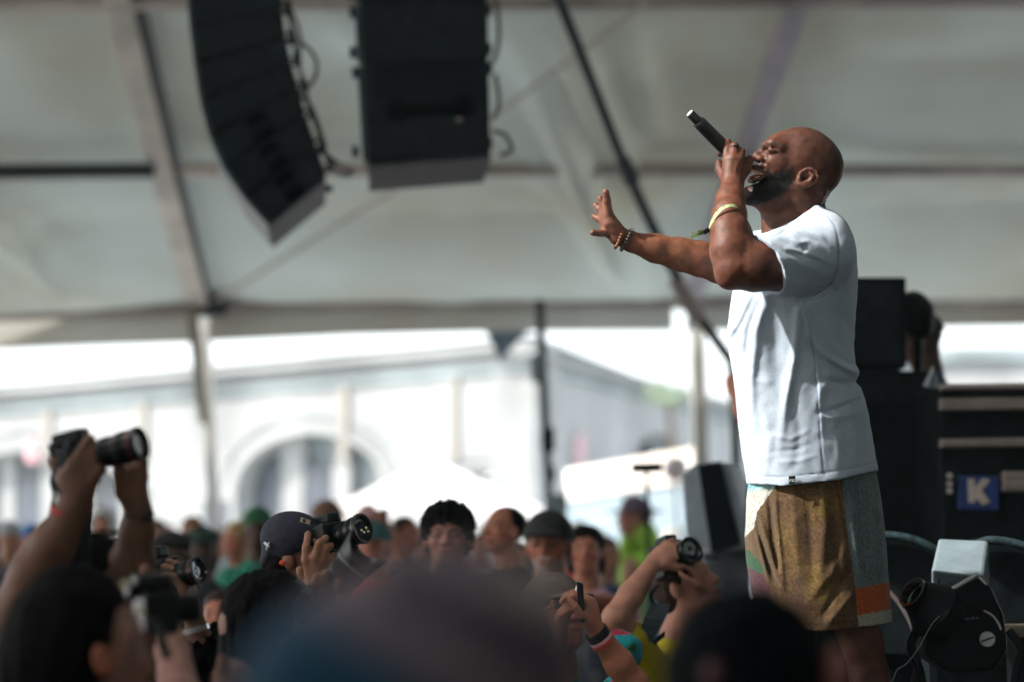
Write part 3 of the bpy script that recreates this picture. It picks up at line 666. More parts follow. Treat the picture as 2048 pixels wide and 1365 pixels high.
# small pale print under the lamp's bar: unreadable in the photograph, short dashes of it
pm = MB(); mm = mat('cyan_print', (.05, .16, .19), .5)
for i, (w, h) in enumerate([(3, 7), (6, 4), (4, 6), (5, 4), (4, 7), (6, 4), (3, 6)]): pm.prism([Pn(1925+i*5, 1242-h-i*.5, dl-.004), Pn(1925+i*5+w*.6, 1242-h-i*.5, dl-.004), Pn(1925+i*5+w*.6, 1241-i*.5, dl-.004), Pn(1925+i*5, 1241-i*.5, dl-.004)], (0, .003, 0))
pm.build('print', mm, lm)
mgc = mat('grey_power_cable', (.035, .03, .03), .8, spec=.1)
cb = MB().tube(bez([Pn(1740, 1150, 6.9), Pn(1786, 1192, 6.8), Pn(1812, 1228, 6.7), Pn(1826, 1258, 6.6), Pn(1836, 1290, 6.5), Pn(1832, 1340, 6.4), P(1815, 1420, 6.3), P(1800, 1602, 6.3)], 8), .0075, 8).build('power_cable', mgc, smooth=True)
tag(cb, 'grey power cable running down in front of the curved stage monitor', 'cable')
cb = MB().tube(bez([Pn(1880, 1232, 6.1), Pn(1862, 1252, 6.1), Pn(1838, 1296, 6.1), Pn(1812, 1330, 6.1), Pn(1790, 1350, 6.1), P(1770, 1450, 6.1), P(1765, 1601, 6.1)], 8), .0014, 6).build('thin_cable', mat('wire_grey', (.02, .024, .028), .8, spec=.1), smooth=True)
tag(cb, 'thin shiny wire hanging from the stage lamp toward the floor', 'cable')
for i, (x, y, w, h) in enumerate([(2040, 1262, .08, .03), (1855, 1252, .03, .03), (2046, 1300, .07, .02)]):
    o = MB().box(P(x, y, 7.0), (w, .2, h)).build('tan_block', mat('tan_wood', (.18, .15, .11), .8), bevel=.004); tag(o, ['tan wooden block, upper one at the edge behind the lamp', 'small tan block beside the grey power cable', 'tan wooden block, lower one at the edge behind the lamp'][i], 'block')
    MB().box(P(x, y, 7.0)-Vector((0, 0, (P(x, y, 7).z-.9)/2+h/4)), (w*.7, .14, P(x, y, 7).z-.9-h/2)).build('leg', M_black).parent = o
# white loudspeaker with slanted black grille
ws = thing('white_loudspeaker', (P(1440, 1100, 10).x, 10, .9), 'white cabinet with slanted black grille standing left of the singer', 'loudspeaker')
D1 = 10.0
MB().prism([Pn(x, y, D1) for x, y in [(1362, 950), (1394, 924), (1458, 926), (1506, 1096), (1432, 1112), (1392, 1080), (1372, 1072)]], (.1, .5, 0)).build('cabinet', mat('cabinet_pale', (.42, .50, .56), .6, noise=.1), ws, .01)
MB().prism([Pn(x, y, D1-.02) for x, y in [(1396, 930), (1442, 923), (1480, 1088), (1424, 1110)]], (0, .02, 0)).build('grille', M_black, ws, .004)
MB().prism([Pn(x, y, D1+.1) for x, y in [(1408, 1108), (1500, 1095), (1505, 1450), (1400, 1450)]], (0, .5, 0)).build('pedestal', mat('grey_drape', (.20, .24, .27), .8, noise=.3, nscale=6), ws, .02)
pbox('caster', 1406, 1112, 1440, 1118, D1-.05, .1, M_black, ws)
# ================================================================== the singer
def interp(x, tab): xs, ys = zip(*tab); return np.interp(x, xs, ys)
sD = 6.3; su = U(sD)
def s(px, py, dd=0): return Pn(px, py, sD + dd)
M_skin = mat('skin', rough=.54, attr=True, noise=.18, nscale=45, bump=.16, bscale=520, spec=.38)
M_skin2 = mat('crowd_skin', rough=.55, attr=True, noise=.10, nscale=30, spec=.35)
M_cloth_attr = mat('printed_cloth', rough=.9, attr=True, noise=.18, nscale=160, bump=.35, bscale=500, spec=.2, sheen=.1)
def ribbon(pts, wv, th=.0006):
    """flat band along pts, width vectors wv"""
    b = MB()
    for i in range(len(pts)-1):
        a, c = np.array(pts[i]), np.array(pts[i+1]); w0 = np.array(wv[i])/2; w1 = np.array(wv[i+1])/2
        n = np.cross(c-a, w0); n = n/(np.linalg.norm(n)+1e-9)*th; b.hexa([a-w0, a+w0, c+w1, c-w1], [a-w0+n, a+w0+n, c+w1+n, c-w1+n])
    return b
sing = thing('person', P(1640, 1604, sD), 'bald bearded singer in a pale blue T-shirt and patchwork shorts, head tilted back, singing', 'person')
B = SDF(.003, .012)
B.ell(s(1607, 322), (.098, .086, .076), axes(-22))
B.ell(s(1640, 345), (.052, .062, .062), axes(-30), k=.03)
B.ell(s(1551, 300, -.008), (.031, .034, .054), k=.03)
B.ell(s(1556, 333, -.005), (.047, .050, .055), axes(20), k=.025)
B.ell(s(1561, 352, -.030), (.040, .034, .030), k=.025)
B.ell(s(1549, 327, -.050), (.020, .015, .012), axes(-20), k=.02)      # cheekbone
B.chain([s(1529, 300, -.020), s(1514, 311, -.022)], [.0085, .0105], k=.008)
B.ell(s(1514, 315, -.022), (.0125, .0105, .013), k=.006)
B.ell(s(1523, 318.5, -.037), (.0135, .0100, .010), axes(-12), k=.004); B.ell(s(1520, 319, -.006), (.011, .009, .009), k=.006)
B.ell(s(1521, 332, -.022), (.013, .010, .026), axes(20), k=.010)
B.chain([s(1536, 292, -.030), s(1530, 292, -.010)], [.0085, .0085], k=.014)
B.chain([s(1533, 291, -.038), s(1546, 287, -.052), s(1562, 293, -.059)], [.007, .007, .006], k=.018)
B.cone(s(1590, 382), s(1522, 391, -.012), .052, .032, k=.02)
for z in (-1, 1): B.cone(s(1598, 372, z*.046), s(1508, 392, -.014+z*.016), .022, .017, k=.02)
B.ell(s(1500, 391, -.016), (.023, .024, .024), axes(20), k=.012)
B.ell(s(1548, 385, -.030), (.050, .028, .026), axes(8), k=.02)
# neck, nape, throat
B.cone(s(1566, 405), s(1570, 500), .057, .060, k=.03); B.cone(s(1604, 390), s(1606, 490), .056, .07, k=.03)
B.chain([s(1607, 388, -.050), s(1574, 440, -.046), s(1540, 478, -.03)], [.012, .011, .010], k=.02)
for (x, y, r) in ((1650, 384, .017), (1645, 399, .013), (1640, 411, .012)): B.cone(s(x-6, y, -.045), s(x-2, y, .03), r*.8, r, k=.006)
# open mouth
B.ell(s(1505, 348.5, -.026), (.0285, .0155, .030), axes(-14), k=.004, op='s')
B.ell(s(1497, 341, -.004), (.018, .016, .030), axes(-12), k=.006, op='s')
B.chain([s(1531, 347, -.047), s(1519, 339, -.043), s(1508, 335, -.030), s(1503, 334, -.018)], [.003, .004, .005, .005], k=.004)
B.chain([s(1531, 350, -.047), s(1520, 359, -.043), s(1507, 362, -.032), s(1499, 362, -.016)], [.003, .0042, .0052, .006], k=.004)
B.chain([s(1532, 331, -.047), s(1540, 343, -.052)], [.004, .003], k=.004)      # fold beside the mouth
B.ell(s(1518, 325, -.036), (.0075, .0045, .007), axes(-15), k=.003, op='s')
# closed near eye
B.ell(s(1545, 300, -.073), (.015, .009, .016), axes(-12), k=.010, op='s'); B.ell(s(1546, 302.0, -.0560), (.0145, .0085, .011), axes(-14), k=.006)
B.ell(s(1531, 300, -.050), (.007, .006, .012), k=.006, op='s')
# ear
B.ell(s(1615, 355, -.073), (.028, .0185, .011), axes(35), k=.006)
rim = [(1598, 357), (1602, 346), (1612, 339.5), (1624, 339), (1634, 345), (1636.5, 354), (1631, 363), (1620, 370), (1607, 372.5), (1599, 369)]
B.chain([s(x, y, -.083) for x, y in rim], [.004]*4 + [.0042]*4 + [.006, .006], k=.003)
B.ell(s(1611, 354, -.088), (.0135, .0100, .010), axes(35), k=.003, op='s')
B.chain([s(1606, 366, -.084), s(1621, 362, -.086), s(1627, 352, -.086), s(1619, 346, -.084)], [.0035]*4, k=.004)
B.ell(s(1599.5, 360, -.083), (.006, .006, .005), k=.004)
B.ell(s(1607, 358, -.080), (.005, .005, .008), k=.002, op='s')
# trunk under the clothes
B.ell(s(1605, 585), (.115, .19, .165), k=.03); B.ell(s(1612, 800), (.11, .28, .15), k=.03); B.ell(s(1632, 1000), (.125, .17, .16), k=.03)
B.cone(s(1628, 492, -.10), s(1628, 492, .10), .075, .075, k=.04)
# near arm
B.chain([s(1642, 512, -.17), s(1560, 535, -.235), s(1508, 537, -.262), s(1474, 536, -.270)], [.060, .056, .055, .049], k=.02)
B.chain([s(1466, 534, -.270), s(1461, 500, -.262), s(1459, 465, -.240), s(1459, 430, -.205), s(1461, 400, -.160), s(1465, 372, -.108)], [.0485, .0490, .0465, .041, .035, .0285], k=.016)
B.chain([s(1476, 468, -.245), s(1496, 506, -.26)], [.030, .034], k=.02)
B.ell(s(1463, 556, -.270), (.034, .026, .03), axes(20), k=.02)
B.chain([s(1500, 517, -.275), s(1550, 510, -.250)], [.028, .034], k=.02)
# near hand: a fist round the microphone
MICA, MICB = s(1379, 226, -.095), s(1500, 347, -.035)
wr_ = [s(1455, 366, -.108), s(1461, 364, -.113), s(1469, 362, -.113), s(1476, 361, -.106)]
mcp = [s(1455, 322, -.094), s(1466, 318, -.103), s(1478, 322, -.103), s(1493, 334, -.090)]
pip = [s(1455.5, 285, -.070), s(1470, 293, -.082), s(1483, 304, -.078), s(1500, 320, -.066)]
dip = [s(1447, 290, -.028), s(1459, 298, -.026), s(1472, 309, -.022), s(1489, 322, -.020)]
tip = [s(1440, 308, -.022), s(1452, 314, -.014), s(1463, 325, -.010), s(1474, 335, -.006)]
B.ell(s(1468, 350, -.088), (.029, .030, .026), axes(-10), k=.012)
B.ell(s(1474, 330, -.075), (.030, .020, .022), axes(-20), k=.012)
for i in range(4):
    B.cone(wr_[i], mcp[i], .0135, .0125, k=.012); rr = [.0098, .0105, .0108, .0105][i]
    B.chain([mcp[i], pip[i]], [.0125, rr], k=.004); B.chain([pip[i], dip[i], tip[i]], [rr, rr*.9, rr*.82], k=.002)
B.chain([s(1452, 356, -.070), s(1441, 340, -.040), s(1438, 326, -.028)], [.016, .0125, .0095], k=.008)
B.chain([s(1482, 352, -.07), s(1492, 340, -.045), s(1484, 326, -.03)], [.015, .012, .010], k=.008)
# far arm
B.chain([s(1590, 500, .17), s(1500, 540, .22), s(1440, 533, .23)], [.062, .052, .046], k=.02)
B.chain([s(1440, 531, .23), s(1400, 518, .225), s(1360, 509, .22), s(1310, 497, .21), s(1262, 484, .20)], [.043, .0455, .043, .036, .0265], k=.016)
B.chain([s(1262, 484, .20), s(1240, 471, .195)], [.025, .022], k=.01)
# far hand, open, seen from its edge
B.chain([s(1240, 474, .195), s(1228, 455, .185), s(1218, 430, .175)], [.022, .0185, .013], k=.012)
B.chain([s(1232, 474, .200), s(1216, 460, .200), s(1207, 440, .195)], [.019, .016, .0115], k=.012)
B.chain([s(1219, 446, .180), s(1209, 428, .190)], [.017, .014], k=.01)
for pts, rs in (([(1217, 424, .172), (1214, 402, .166), (1212, 385, .160)], (.0112, .0105, .0090)),
                ([(1211, 428, .182), (1206, 410, .186), (1201, 397, .188)], (.0100, .0092, .0082)),
                ([(1208, 432, .192), (1199, 419, .200), (1192, 411, .206)], (.0100, .0092, .0082)),
                ([(1206, 445, .200), (1197, 438, .210), (1189, 433, .216)], (.0096, .0088, .0078)),
                ([(1214, 466, .190), (1199, 466.5, .178), (1186, 466, .170)], (.0115, .0090, .0082))):
    B.chain([s(*p) for p in pts], list(rs), k=.004)
# legs
B.chain([s(1660, 1080, -.085), s(1695, 1200, -.085), s(1726, 1290, -.085), s(1738, 1350, -.085), s(1742, 1430, -.085), s(1752, 1570, -.085)], [.085, .068, .050, .047, .050, .034], k=.02)
B.ell(s(1750, 1380, -.085), (.036, .07, .042), k=.02)
B.chain([s(1610, 1080, .085), s(1595, 1200, .085), s(1590, 1290, .085), s(1600, 1430, .085), s(1610, 1565, .085)], [.085, .066, .050, .050, .034], k=.02)
B.chain([s(1755, 1588, -.085), s(1700, 1592, -.085)], [.035, .03], k=.02); B.chain([s(1612, 1584, .085), s(1556, 1588, .085)], [.035, .03], k=.02)
def line_amp(x, y, L):
    r = np.zeros(len(x))
    for pts, w, am in L:
        D_ = np.full(len(x), 1e9); T_ = np.zeros(len(x)); n = len(pts)-1
        for i in range(n):
            d, t = seg_d(x, y, pts[i], pts[i+1]); m = d < D_; D_[m] = d[m]; T_[m] = ((i + t)/n)[m]
        r += am*np.exp(-(D_/w)**2)*np.sqrt(np.clip(np.sin(np.pi*(.06 + .88*T_)), 0, 1))
    return r
def skin_disp(X):
    x, y, d = to_px(X); L = [([(1538, 302), (1547, 306), (1559, 308)], 1.1, .0018), ([(1538, 298), (1547, 297), (1558, 300)], 1.0, .0010), ([(1558, 305), (1570, 307), (1578, 311)], 1.1, .0014), ([(1560, 303), (1572, 301)], 1.3, .0016), ([(1559, 308), (1574, 311)], 1.3, .0016),
        ([(1537, 309), (1548, 314), (1560, 315)], 1.6, .0012), ([(1542, 297), (1552, 296)], 1.5, .0015), ([(1527, 322), (1536, 332), (1541, 344)], 2.5, .003), ([(1531, 287), (1528, 296)], 1.5, .002), ([(1532, 309), (1535, 318), (1530, 327)], 1.6, .003),
        ([(1540, 275), (1552, 268)], 2, .0008), ([(1590, 437), (1622, 420)], 2.5, .003), ([(1598, 425), (1636, 407)], 2.5, .003)]
    near = sm(-d, -6.30, -6.27)
    e = line_amp(x, y, L)*near
    e += line_amp(x, y, [([(1466, 350), (1468, 322)], 2.5, .0015), ([(1475, 352), (1479, 326)], 2.5, .0012), ([(1448, 392), (1478, 390)], 2.0, .0012), ([(1449, 398), (1476, 397)], 1.5, .0008)])*(d < 6.24)
    return e + .0006*vnoise(X, 90) - .0005
B.disp = skin_disp
BP = [(1486, 374), (1499, 365), (1530, 357), (1541, 347), (1556, 341), (1574, 338), (1586, 336), (1591, 346), (1590, 362), (1578, 384), (1556, 397), (1530, 406), (1506, 412), (1484, 408)]
def clear_(x, y): return 1 - np.exp(-(np.hypot((x-1493)/10, (y-379)/12))**2)*.85
def beard_w(x, y, n2):
    d = np.min([seg_d(x, y, BP[i], BP[(i+1) % len(BP)])[0] for i in range(len(BP))], 0)*np.where(poly_in(x, y, BP), 1, -1)
    soft = 3 + 11*sm(x, 1530, 1570); w = sm(d, -soft*.55, soft*.8); w = np.maximum(w, (seg_d(x, y, (1511, 331), (1537, 338))[0] < 4)*.6)
    w = np.maximum(w, np.exp(-(seg_d(x, y, (1537, 340), (1543, 356))[0]/5)**2)*.8)
    return np.clip(w*1.5 - .30*(n2 + 1)*(w < .9), 0, 1)
def skin_col(V):
    x, y, d = to_px(V); n1 = vnoise(V, 35); n2 = vnoise(V, 320, 3); c = np.tile(np.array([.085, .029, .0155]), (len(V), 1))
    c = mixc(c, (.15, .050, .025), sm(n1, -.2, .8)*.5)
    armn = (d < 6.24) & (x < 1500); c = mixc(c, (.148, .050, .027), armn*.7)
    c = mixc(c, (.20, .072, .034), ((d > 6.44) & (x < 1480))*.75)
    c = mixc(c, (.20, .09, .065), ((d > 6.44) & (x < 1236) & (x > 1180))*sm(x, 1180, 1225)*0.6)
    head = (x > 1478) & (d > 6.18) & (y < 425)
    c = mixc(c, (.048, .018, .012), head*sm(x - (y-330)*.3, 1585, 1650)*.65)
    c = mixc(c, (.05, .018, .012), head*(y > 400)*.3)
    # beard: grows along the jaw, over the chin and thinly on the lip
    bw = beard_w(x, y, n2)*head*clear_(x, y)
    c = mixc(c, (.006, .005, .005), bw)
    lip = (np.minimum(seg_d(x, y, (1503, 334), (1530, 346))[0], seg_d(x, y, (1499, 362), (1530, 351))[0]) < 4)*head*(x < 1532)
    c = mixc(c, (.16, .065, .055), lip*.8)
    brow = line_amp(x, y, [([(1526, 294), (1534, 289), (1548, 286), (1561, 291)], 2.4, 1.0)])*(d < 6.29)*head
    c = mixc(c, (.012, .008, .007), np.clip(brow*(.75 + .5*n2), 0, .9))
    lash_crease = line_amp(x, y, [([(1537, 302.5), (1547, 306), (1559, 308)], 1.5, 1.0), ([(1560, 307), (1574, 312)], 1.2, .4), ([(1560, 303), (1572, 303)], 1.2, .35), ([(1536, 310), (1548, 315), (1558, 316)], 1.4, .3)])*(d < 6.29)*head; c = mixc(c, (.01, .006, .006), np.clip(lash_crease, 0, .9))  # lash line, plus crease shade beside and under the eye put into the colour
    c = c*(1 + .13*n2[:, None] + .07*vnoise(V, 150, 7)[:, None])
    ear = (np.hypot((x-1616)/24, (y-355)/19) < 1)*(d < 6.235); c = mixc(c, (.15, .052, .032), ear*.75)
    mouth = (np.hypot((x-1508)/19, (y-349)/9) < 1)*(x < 1530)*head*(lip == 0); c = mixc(c, (.07, .018, .014), mouth*.9)
    nost = (np.hypot((x-1518)/7.5, (y-325-(x-1518)*.15)/3.6) < 1)*head; c = mixc(c, (.008, .004, .003), nost*.9)  # shade inside the nostril is put into the colour
    return c
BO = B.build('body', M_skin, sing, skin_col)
# teeth and tongue
T = SDF(.0012, .001)
for t in np.linspace(0, 1, 7):
    T.ell(s(1504.5 + 20*t, 340.2 + 5*t + 2*math.sin(t*3), -.020 - .022*t**.7), (.0038, .0064, .0038), axes(-12), k=.0008, pw=3)
T.build('upper_teeth', mat('teeth', (.85, .52, .32), .3, noise=.1), sing)
T = SDF(.0012, .001)
for t in np.linspace(0, 1, 6): T.ell(s(1502 + 17*t, 357 - 2.5*t, -.018 - .022*t**.8), (.0034, .0036, .003), k=.0008, pw=3)
T.build('lower_teeth', mat('teeth', (.62, .36, .20), .3), sing)
T = SDF(.002).ell(s(1512, 354, -.020), (.019, .006, .015), axes(8)); T.build('tongue', mat('tongue', (.40, .09, .05), .35), sing)
# eyelashes / brow hairs and beard stubble as short hairs
hb = MB()
def hairs(hb, n, fn_pos, ln, w, dirf):
    for _ in range(n):
        q = fn_pos();
        if q is None: continue
        d_ = np.array(dirf(q)) + rng.normal(0, .35, 3); d_ /= np.linalg.norm(d_); sdv = np.cross(d_, rng.normal(0, 1, 3)); sdv /= np.linalg.norm(sdv)
        l = ln*rng.uniform(.6, 1.3); hb.put([q-sdv*w, q+sdv*w, q+d_*l], [(0, 1, 2)])
bme = BO.data; nv = len(bme.vertices); bv = np.empty(nv*3, np.float32); bme.vertices.foreach_get('co', bv); bv = bv.reshape(-1, 3)
bn = np.empty(nv*3, np.float32); bme.vertices.foreach_get('normal', bn); bn = bn.reshape(-1, 3)
bx, by, bd = to_px(bv)
wv_ = beard_w(bx, by, bx*0)*clear_(bx, by)
cand = np.where((bd > 6.18) & (bd < 6.36) & (wv_ > .75) & (by > 335) & (by < 420) & (bx > 1478) & (bn @ UP < .5))[0]
for i in rng.choice(cand, 3600):
    q = bv[i] + rng.normal(0, .0012, 3); n_ = bn[i]; d_ = n_*.7 - UP*.5 + rng.normal(0, .4, 3); d_ /= np.linalg.norm(d_); sv = np.cross(d_, rng.normal(0, 1, 3)); sv /= np.linalg.norm(sv)
    l = rng.uniform(.003, .007); hb.put([q-sv*.0004, q+sv*.0004, q+d_*l], [(0, 1, 2)])
hb.build('beard', mat('beard_hair', (.008, .006, .006), .6), sing)
# ---- T-shirt
XL_ = [(410, 1626), (420, 1618), (432, 1596), (444, 1574), (455, 1556), (466, 1535), (480, 1505), (500, 1496), (540, 1480), (582, 1465), (620, 1460), (660, 1455), (700, 1458), (760, 1467), (820, 1473), (890, 1482), (968, 1495), (1000, 1497)]
XR_ = [(410, 1640), (418, 1646), (428, 1667), (445, 1690), (470, 1705), (500, 1713), (540, 1716), (600, 1715), (640, 1712), (700, 1709), (728, 1711), (742, 1719), (752, 1718), (764, 1711), (776, 1722), (820, 1735), (880, 1746), (945, 1757), (1000, 1760)]
BY_ = [(410, .045), (418, .06), (430, .10), (445, .14), (460, .175), (480, .195), (520, .205), (600, .20), (700, .19), (850, .195), (970, .20)]
HEM = [(1480, 967), (1500, 969), (1560, 972), (1640, 965), (1700, 955), (1760, 941)]
def loft(X, sh=0, xl=XL_, xr=XR_, bb=BY_, p=2.4, cz=6.3):
    x, y, d = to_px(X); a = (interp(y, xr) - interp(y, xl))/2; cx = (interp(y, xr) + interp(y, xl))/2; b = interp(y, bb)
    a = a*su - sh; b = b - sh; return ((np.abs((x-cx)*su/a)**p + np.abs((d-cz)/b)**p)**(1/p) - 1)*np.minimum(a, b), x, y, d
def shirt_body(X):
    q, x, y, d = loft(X); return np.maximum(q, np.maximum((y - interp(x, HEM))*su, (412-y)*su))
S = SDF(.003, .012)
lo, hi = np.minimum.reduce([s(1440, 400, -.24), s(1440, 985, -.24), s(1775, 400, .24), s(1775, 985, .24), s(1440, 400, .24), s(1440, 985, .24)]), np.maximum.reduce([s(1775, 400, .24), s(1775, 985, .24), s(1440, 400, .24), s(1775, 400, -.24), s(1775, 985, -.24), s(1440, 985, -.24)])
S.fn(shirt_body, lo, hi)
def sleeve(a, b, ra, rb, cp, nrm):
    a, b, cp, nrm = map(np.array, (a, b, cp, nrm)); nrm = nrm/np.linalg.norm(nrm)
    def f(X):
        ab = b-a; t = np.clip((X-a) @ ab/(ab @ ab), 0, 1); return np.maximum(np.linalg.norm(X-a-t[:, None]*ab, axis=1) - (ra+(rb-ra)*t), (X-cp) @ nrm)
    m = max(ra, rb); return f, np.minimum(a, b)-m, np.maximum(a, b)+m
sa, sb_ = s(1642, 506, -.160), s(1515, 534, -.262)
d1 = s(1563, 590, -.25) - s(1509, 479, -.25); d2 = RIGHT*.42 + BACK*1.0; nr = np.cross(d1, d2); nr = nr if nr @ RIGHT < 0 else -nr
cpn = s(1536, 534, -.25)
S.fn(*sleeve(sa, sb_, .088, .078, cpn, nr), k=.03)
S.fn(*sleeve(s(1620, 505, .15), s(1500, 520, .23), .083, .074, s(1508, 530, .2), -RIGHT), k=.03)
S.cone(s(1650, 470, -.13), s(1640, 470, .13), .055, .055, k=.04)
S.chain([s(1545, 476, .10), s(1520, 484, .14)], [.035, .028], k=.03)
# openings
S.cone(s(1552, 526, -.233) , s(1470, 543, -.297), .063, .064, k=.002, op='s')
S.cone(s(1515, 528, .22), s(1430, 530, .23), .062, .062, k=.002, op='s')
S.ell(s(1581, 436), (.082, .030, .064), axes(-27), k=.004, op='s'); S.cone(s(1576, 430), s(1560, 395), .064, .064, k=.004, op='s')
S.fn(lambda X: np.maximum(loft(X, .011)[0], (952 - to_px(X)[1])*su + .0 + (interp(to_px(X)[0], HEM)-968)*su), lo, hi, k=0, op='s')
FOLD = [  # (polyline, width px, height m)   + ridge
    ([(1470, 590), (1463, 640), (1458, 665)], 7, .006), ([(1500, 592), (1478, 640), (1462, 668)], 6, .007), ([(1530, 600), (1512, 660), (1502, 760), (1506, 860)], 10, .009),
    ([(1516, 610), (1498, 660), (1490, 740)], 6, -.006), ([(1556, 620), (1552, 700), (1562, 790)], 20, -.012), ([(1598, 620), (1588, 720), (1572, 800), (1560, 900)], 9, .010),
    ([(1612, 618), (1620, 668), (1650, 712), (1700, 740), (1716, 748)], 7, .010), ([(1610, 640), (1630, 700), (1668, 735), (1706, 752)], 7, -.009), ([(1640, 660), (1690, 715), (1712, 724)], 8, .004),
    ([(1660, 750), (1640, 790), (1632, 812)], 9, .005), ([(1636, 826), (1680, 816), (1718, 800)], 5, -.006), ([(1640, 838), (1690, 832), (1730, 822)], 7, .004),
    ([(1655, 760), (1700, 775), (1715, 768)], 6, -.006), ([(1700, 800), (1712, 860), (1716, 930)], 8, .004), ([(1690, 860), (1694, 900), (1712, 935)], 6, -.003), ([(1672, 870), (1680, 925)], 6, .003),
    ([(1520, 800), (1540, 880), (1530, 950)], 9, .005), ([(1590, 800), (1600, 880), (1590, 940)], 10, -.005), ([(1545, 870), (1580, 880), (1615, 862)], 5, .004), ([(1540, 905), (1590, 900), (1620, 888)], 5, -.003),
    ([(1555, 925), (1600, 922), (1630, 912)], 5, .003), ([(1625, 680), (1640, 780), (1646, 900)], 5, .003), ([(1660, 600), (1700, 660), (1708, 700)], 8, -.004), ([(1690, 600), (1706, 640)], 6, .003),
    ([(1478, 700), (1484, 800), (1500, 900)], 6, -.004),
    # sleeve and shoulder
    ([(1564, 480), (1582, 490), (1606, 505), (1612, 490)], 5, -.005), ([(1582, 474), (1600, 486), (1616, 484)], 4, .004), ([(1580, 505), (1620, 515), (1655, 530)], 6, -.006),
    ([(1575, 498), (1600, 505), (1640, 518), (1668, 532)], 5, .005), ([(1560, 505), (1600, 530), (1650, 548)], 6, .004), ([(1566, 530), (1600, 556), (1640, 566)], 7, -.003),
    ([(1605, 470), (1640, 485), (1655, 500)], 6, -.004), ([(1624, 462), (1640, 470), (1648, 480)], 5, .003), ([(1530, 480), (1550, 486), (1566, 498)], 5, .003), ([(1545, 500), (1570, 515)], 5, -.003),
    ([(1568, 560), (1600, 575), (1640, 570)], 5, .002), ([(1600, 600), (1640, 590), (1664, 568)], 6, -.010), ([(1690, 480), (1702, 540), (1700, 580)], 9, .003),
    ([(1585, 446), (1560, 462), (1535, 474)], 3, .003), ([(1668, 560), (1680, 580), (1690, 600)], 6, .004)]
SEAM = [([(1652, 430), (1670, 452), (1677, 480), (1678, 515), (1674, 545), (1664, 566), (1640, 578)], 1.4, 1), ([(1664, 566), (1640, 585), (1606, 604)], 1.4, 1),
        ([(1606, 604), (1620, 655), (1630, 730), (1637, 820), (1643, 900), (1649, 952)], 1.4, 1)]
def shirt_disp(X):
    x, y, d = to_px(X); w = sm(-d, -6.30, -6.24)
    e = -line_amp(x, y, FOLD)*w*.95*(1-.5*sm(y,780,860)) + line_amp(x, y, [(p, 1.8, .0018) for p, _, _ in SEAM])*w
    e += -.0025*vnoise(X*[1, 1, .45], 22, 5)*(1-.5*w) - .0012*vnoise(X, 48, 6); hm = interp(x, HEM) - y; e += .0015*np.exp(-((hm-17)/1.6)**2)
    return e
S.disp = shirt_disp
def shirt_col(V):
    x, y, d = to_px(V); c = np.tile(np.array([.46, .545, .65]), (len(V), 1)); n = vnoise(V, 12, 9)
    c = c*(1 + .05*n[:, None]); c = mixc(c, (.12, .20, .32), line_amp(x, y, SEAM)*(d < 6.26)*.75)  # seam lines darkened in the colour for the shade of their thin grooves
    hm = interp(x, HEM) - y; c = mixc(c, (.38, .45, .56), np.exp(-((hm-17)/1.5)**2)*.5)
    sw = seg_d(x, y, (1560, 505), (1583, 560))[0]; c = mixc(c, (.40, .46, .56), (np.exp(-(sw/1.5)**2)*.4)*(d < 6.2)); return c
M_tee = mat('tshirt_cotton', rough=.92, attr=True, noise=.08, nscale=260, bump=.15, bscale=900, spec=.15, sheen=.15)
tee = S.build('tshirt', M_tee, sing, shirt_col)
# woven hem tag with letters
tg = MB().prism([s(1577.5, 953, -.203), s(1591, 952, -.203), s(1591, 968, -.202), s(1578, 969, -.202)], -BACK*.002).build('hem_tag', mat('tag_black', (.01, .012, .015), .7), sing)
tg.parent = tee; tg.location = (0, 0, 0)
lt = MB()
def st_(a, c): lt.tube([s(*a, -.2045), s(*c, -.2045)], .0008, 5)
for a, c in [((1579.5, 960), (1579.5, 964.5)), ((1579.5, 960), (1582, 960)), ((1579.5, 962), (1581.5, 962)), ((1583, 960), (1586, 960)), ((1584.5, 960), (1584.5, 964.5)),
             ((1589.5, 960), (1587.3, 960)), ((1587.3, 960), (1587.3, 964.3)), ((1587.3, 964.3), (1589.5, 964.3))]: st_(a, c)
lo_ = lt.build('lettering', M_white, sing); lo_.parent = tee; lo_.location = (0, 0, 0)
# ---- shorts
SL_ = [(930, 1506), (968, 1497), (1000, 1493), (1060, 1490), (1110, 1491), (1180, 1502), (1262, 1520), (1300, 1530)]
SR_ = [(930, 1750), (960, 1756), (1000, 1763), (1060, 1770), (1150, 1777), (1245, 1785), (1300, 1788)]
SB_ = [(930, .17), (1000, .185), (1150, .20), (1300, .205)]
SH = [(1480, 1262), (1640, 1263), (1715, 1256), (1790, 1244)]
def shorts_f(X):
    q, x, y, d = loft(X, 0, SL_, SR_, SB_, 2.3); return np.maximum(q, np.maximum((y - interp(x, SH))*su, (930-y)*su))
R_ = SDF(.003, .01); lo2 = np.minimum.reduce([s(a, b, c) for a in (1475, 1800) for b in (920, 1275) for c in (-.23, .23)]); hi2 = np.maximum.reduce([s(a, b, c) for a in (1475, 1800) for b in (920, 1275) for c in (-.23, .23)])
R_.fn(shorts_f, lo2, hi2)
R_.fn(lambda X: np.maximum(loft(X, .014, SL_, SR_, SB_, 2.3)[0], (1225 - to_px(X)[1])*su), lo2, hi2, k=0, op='s')
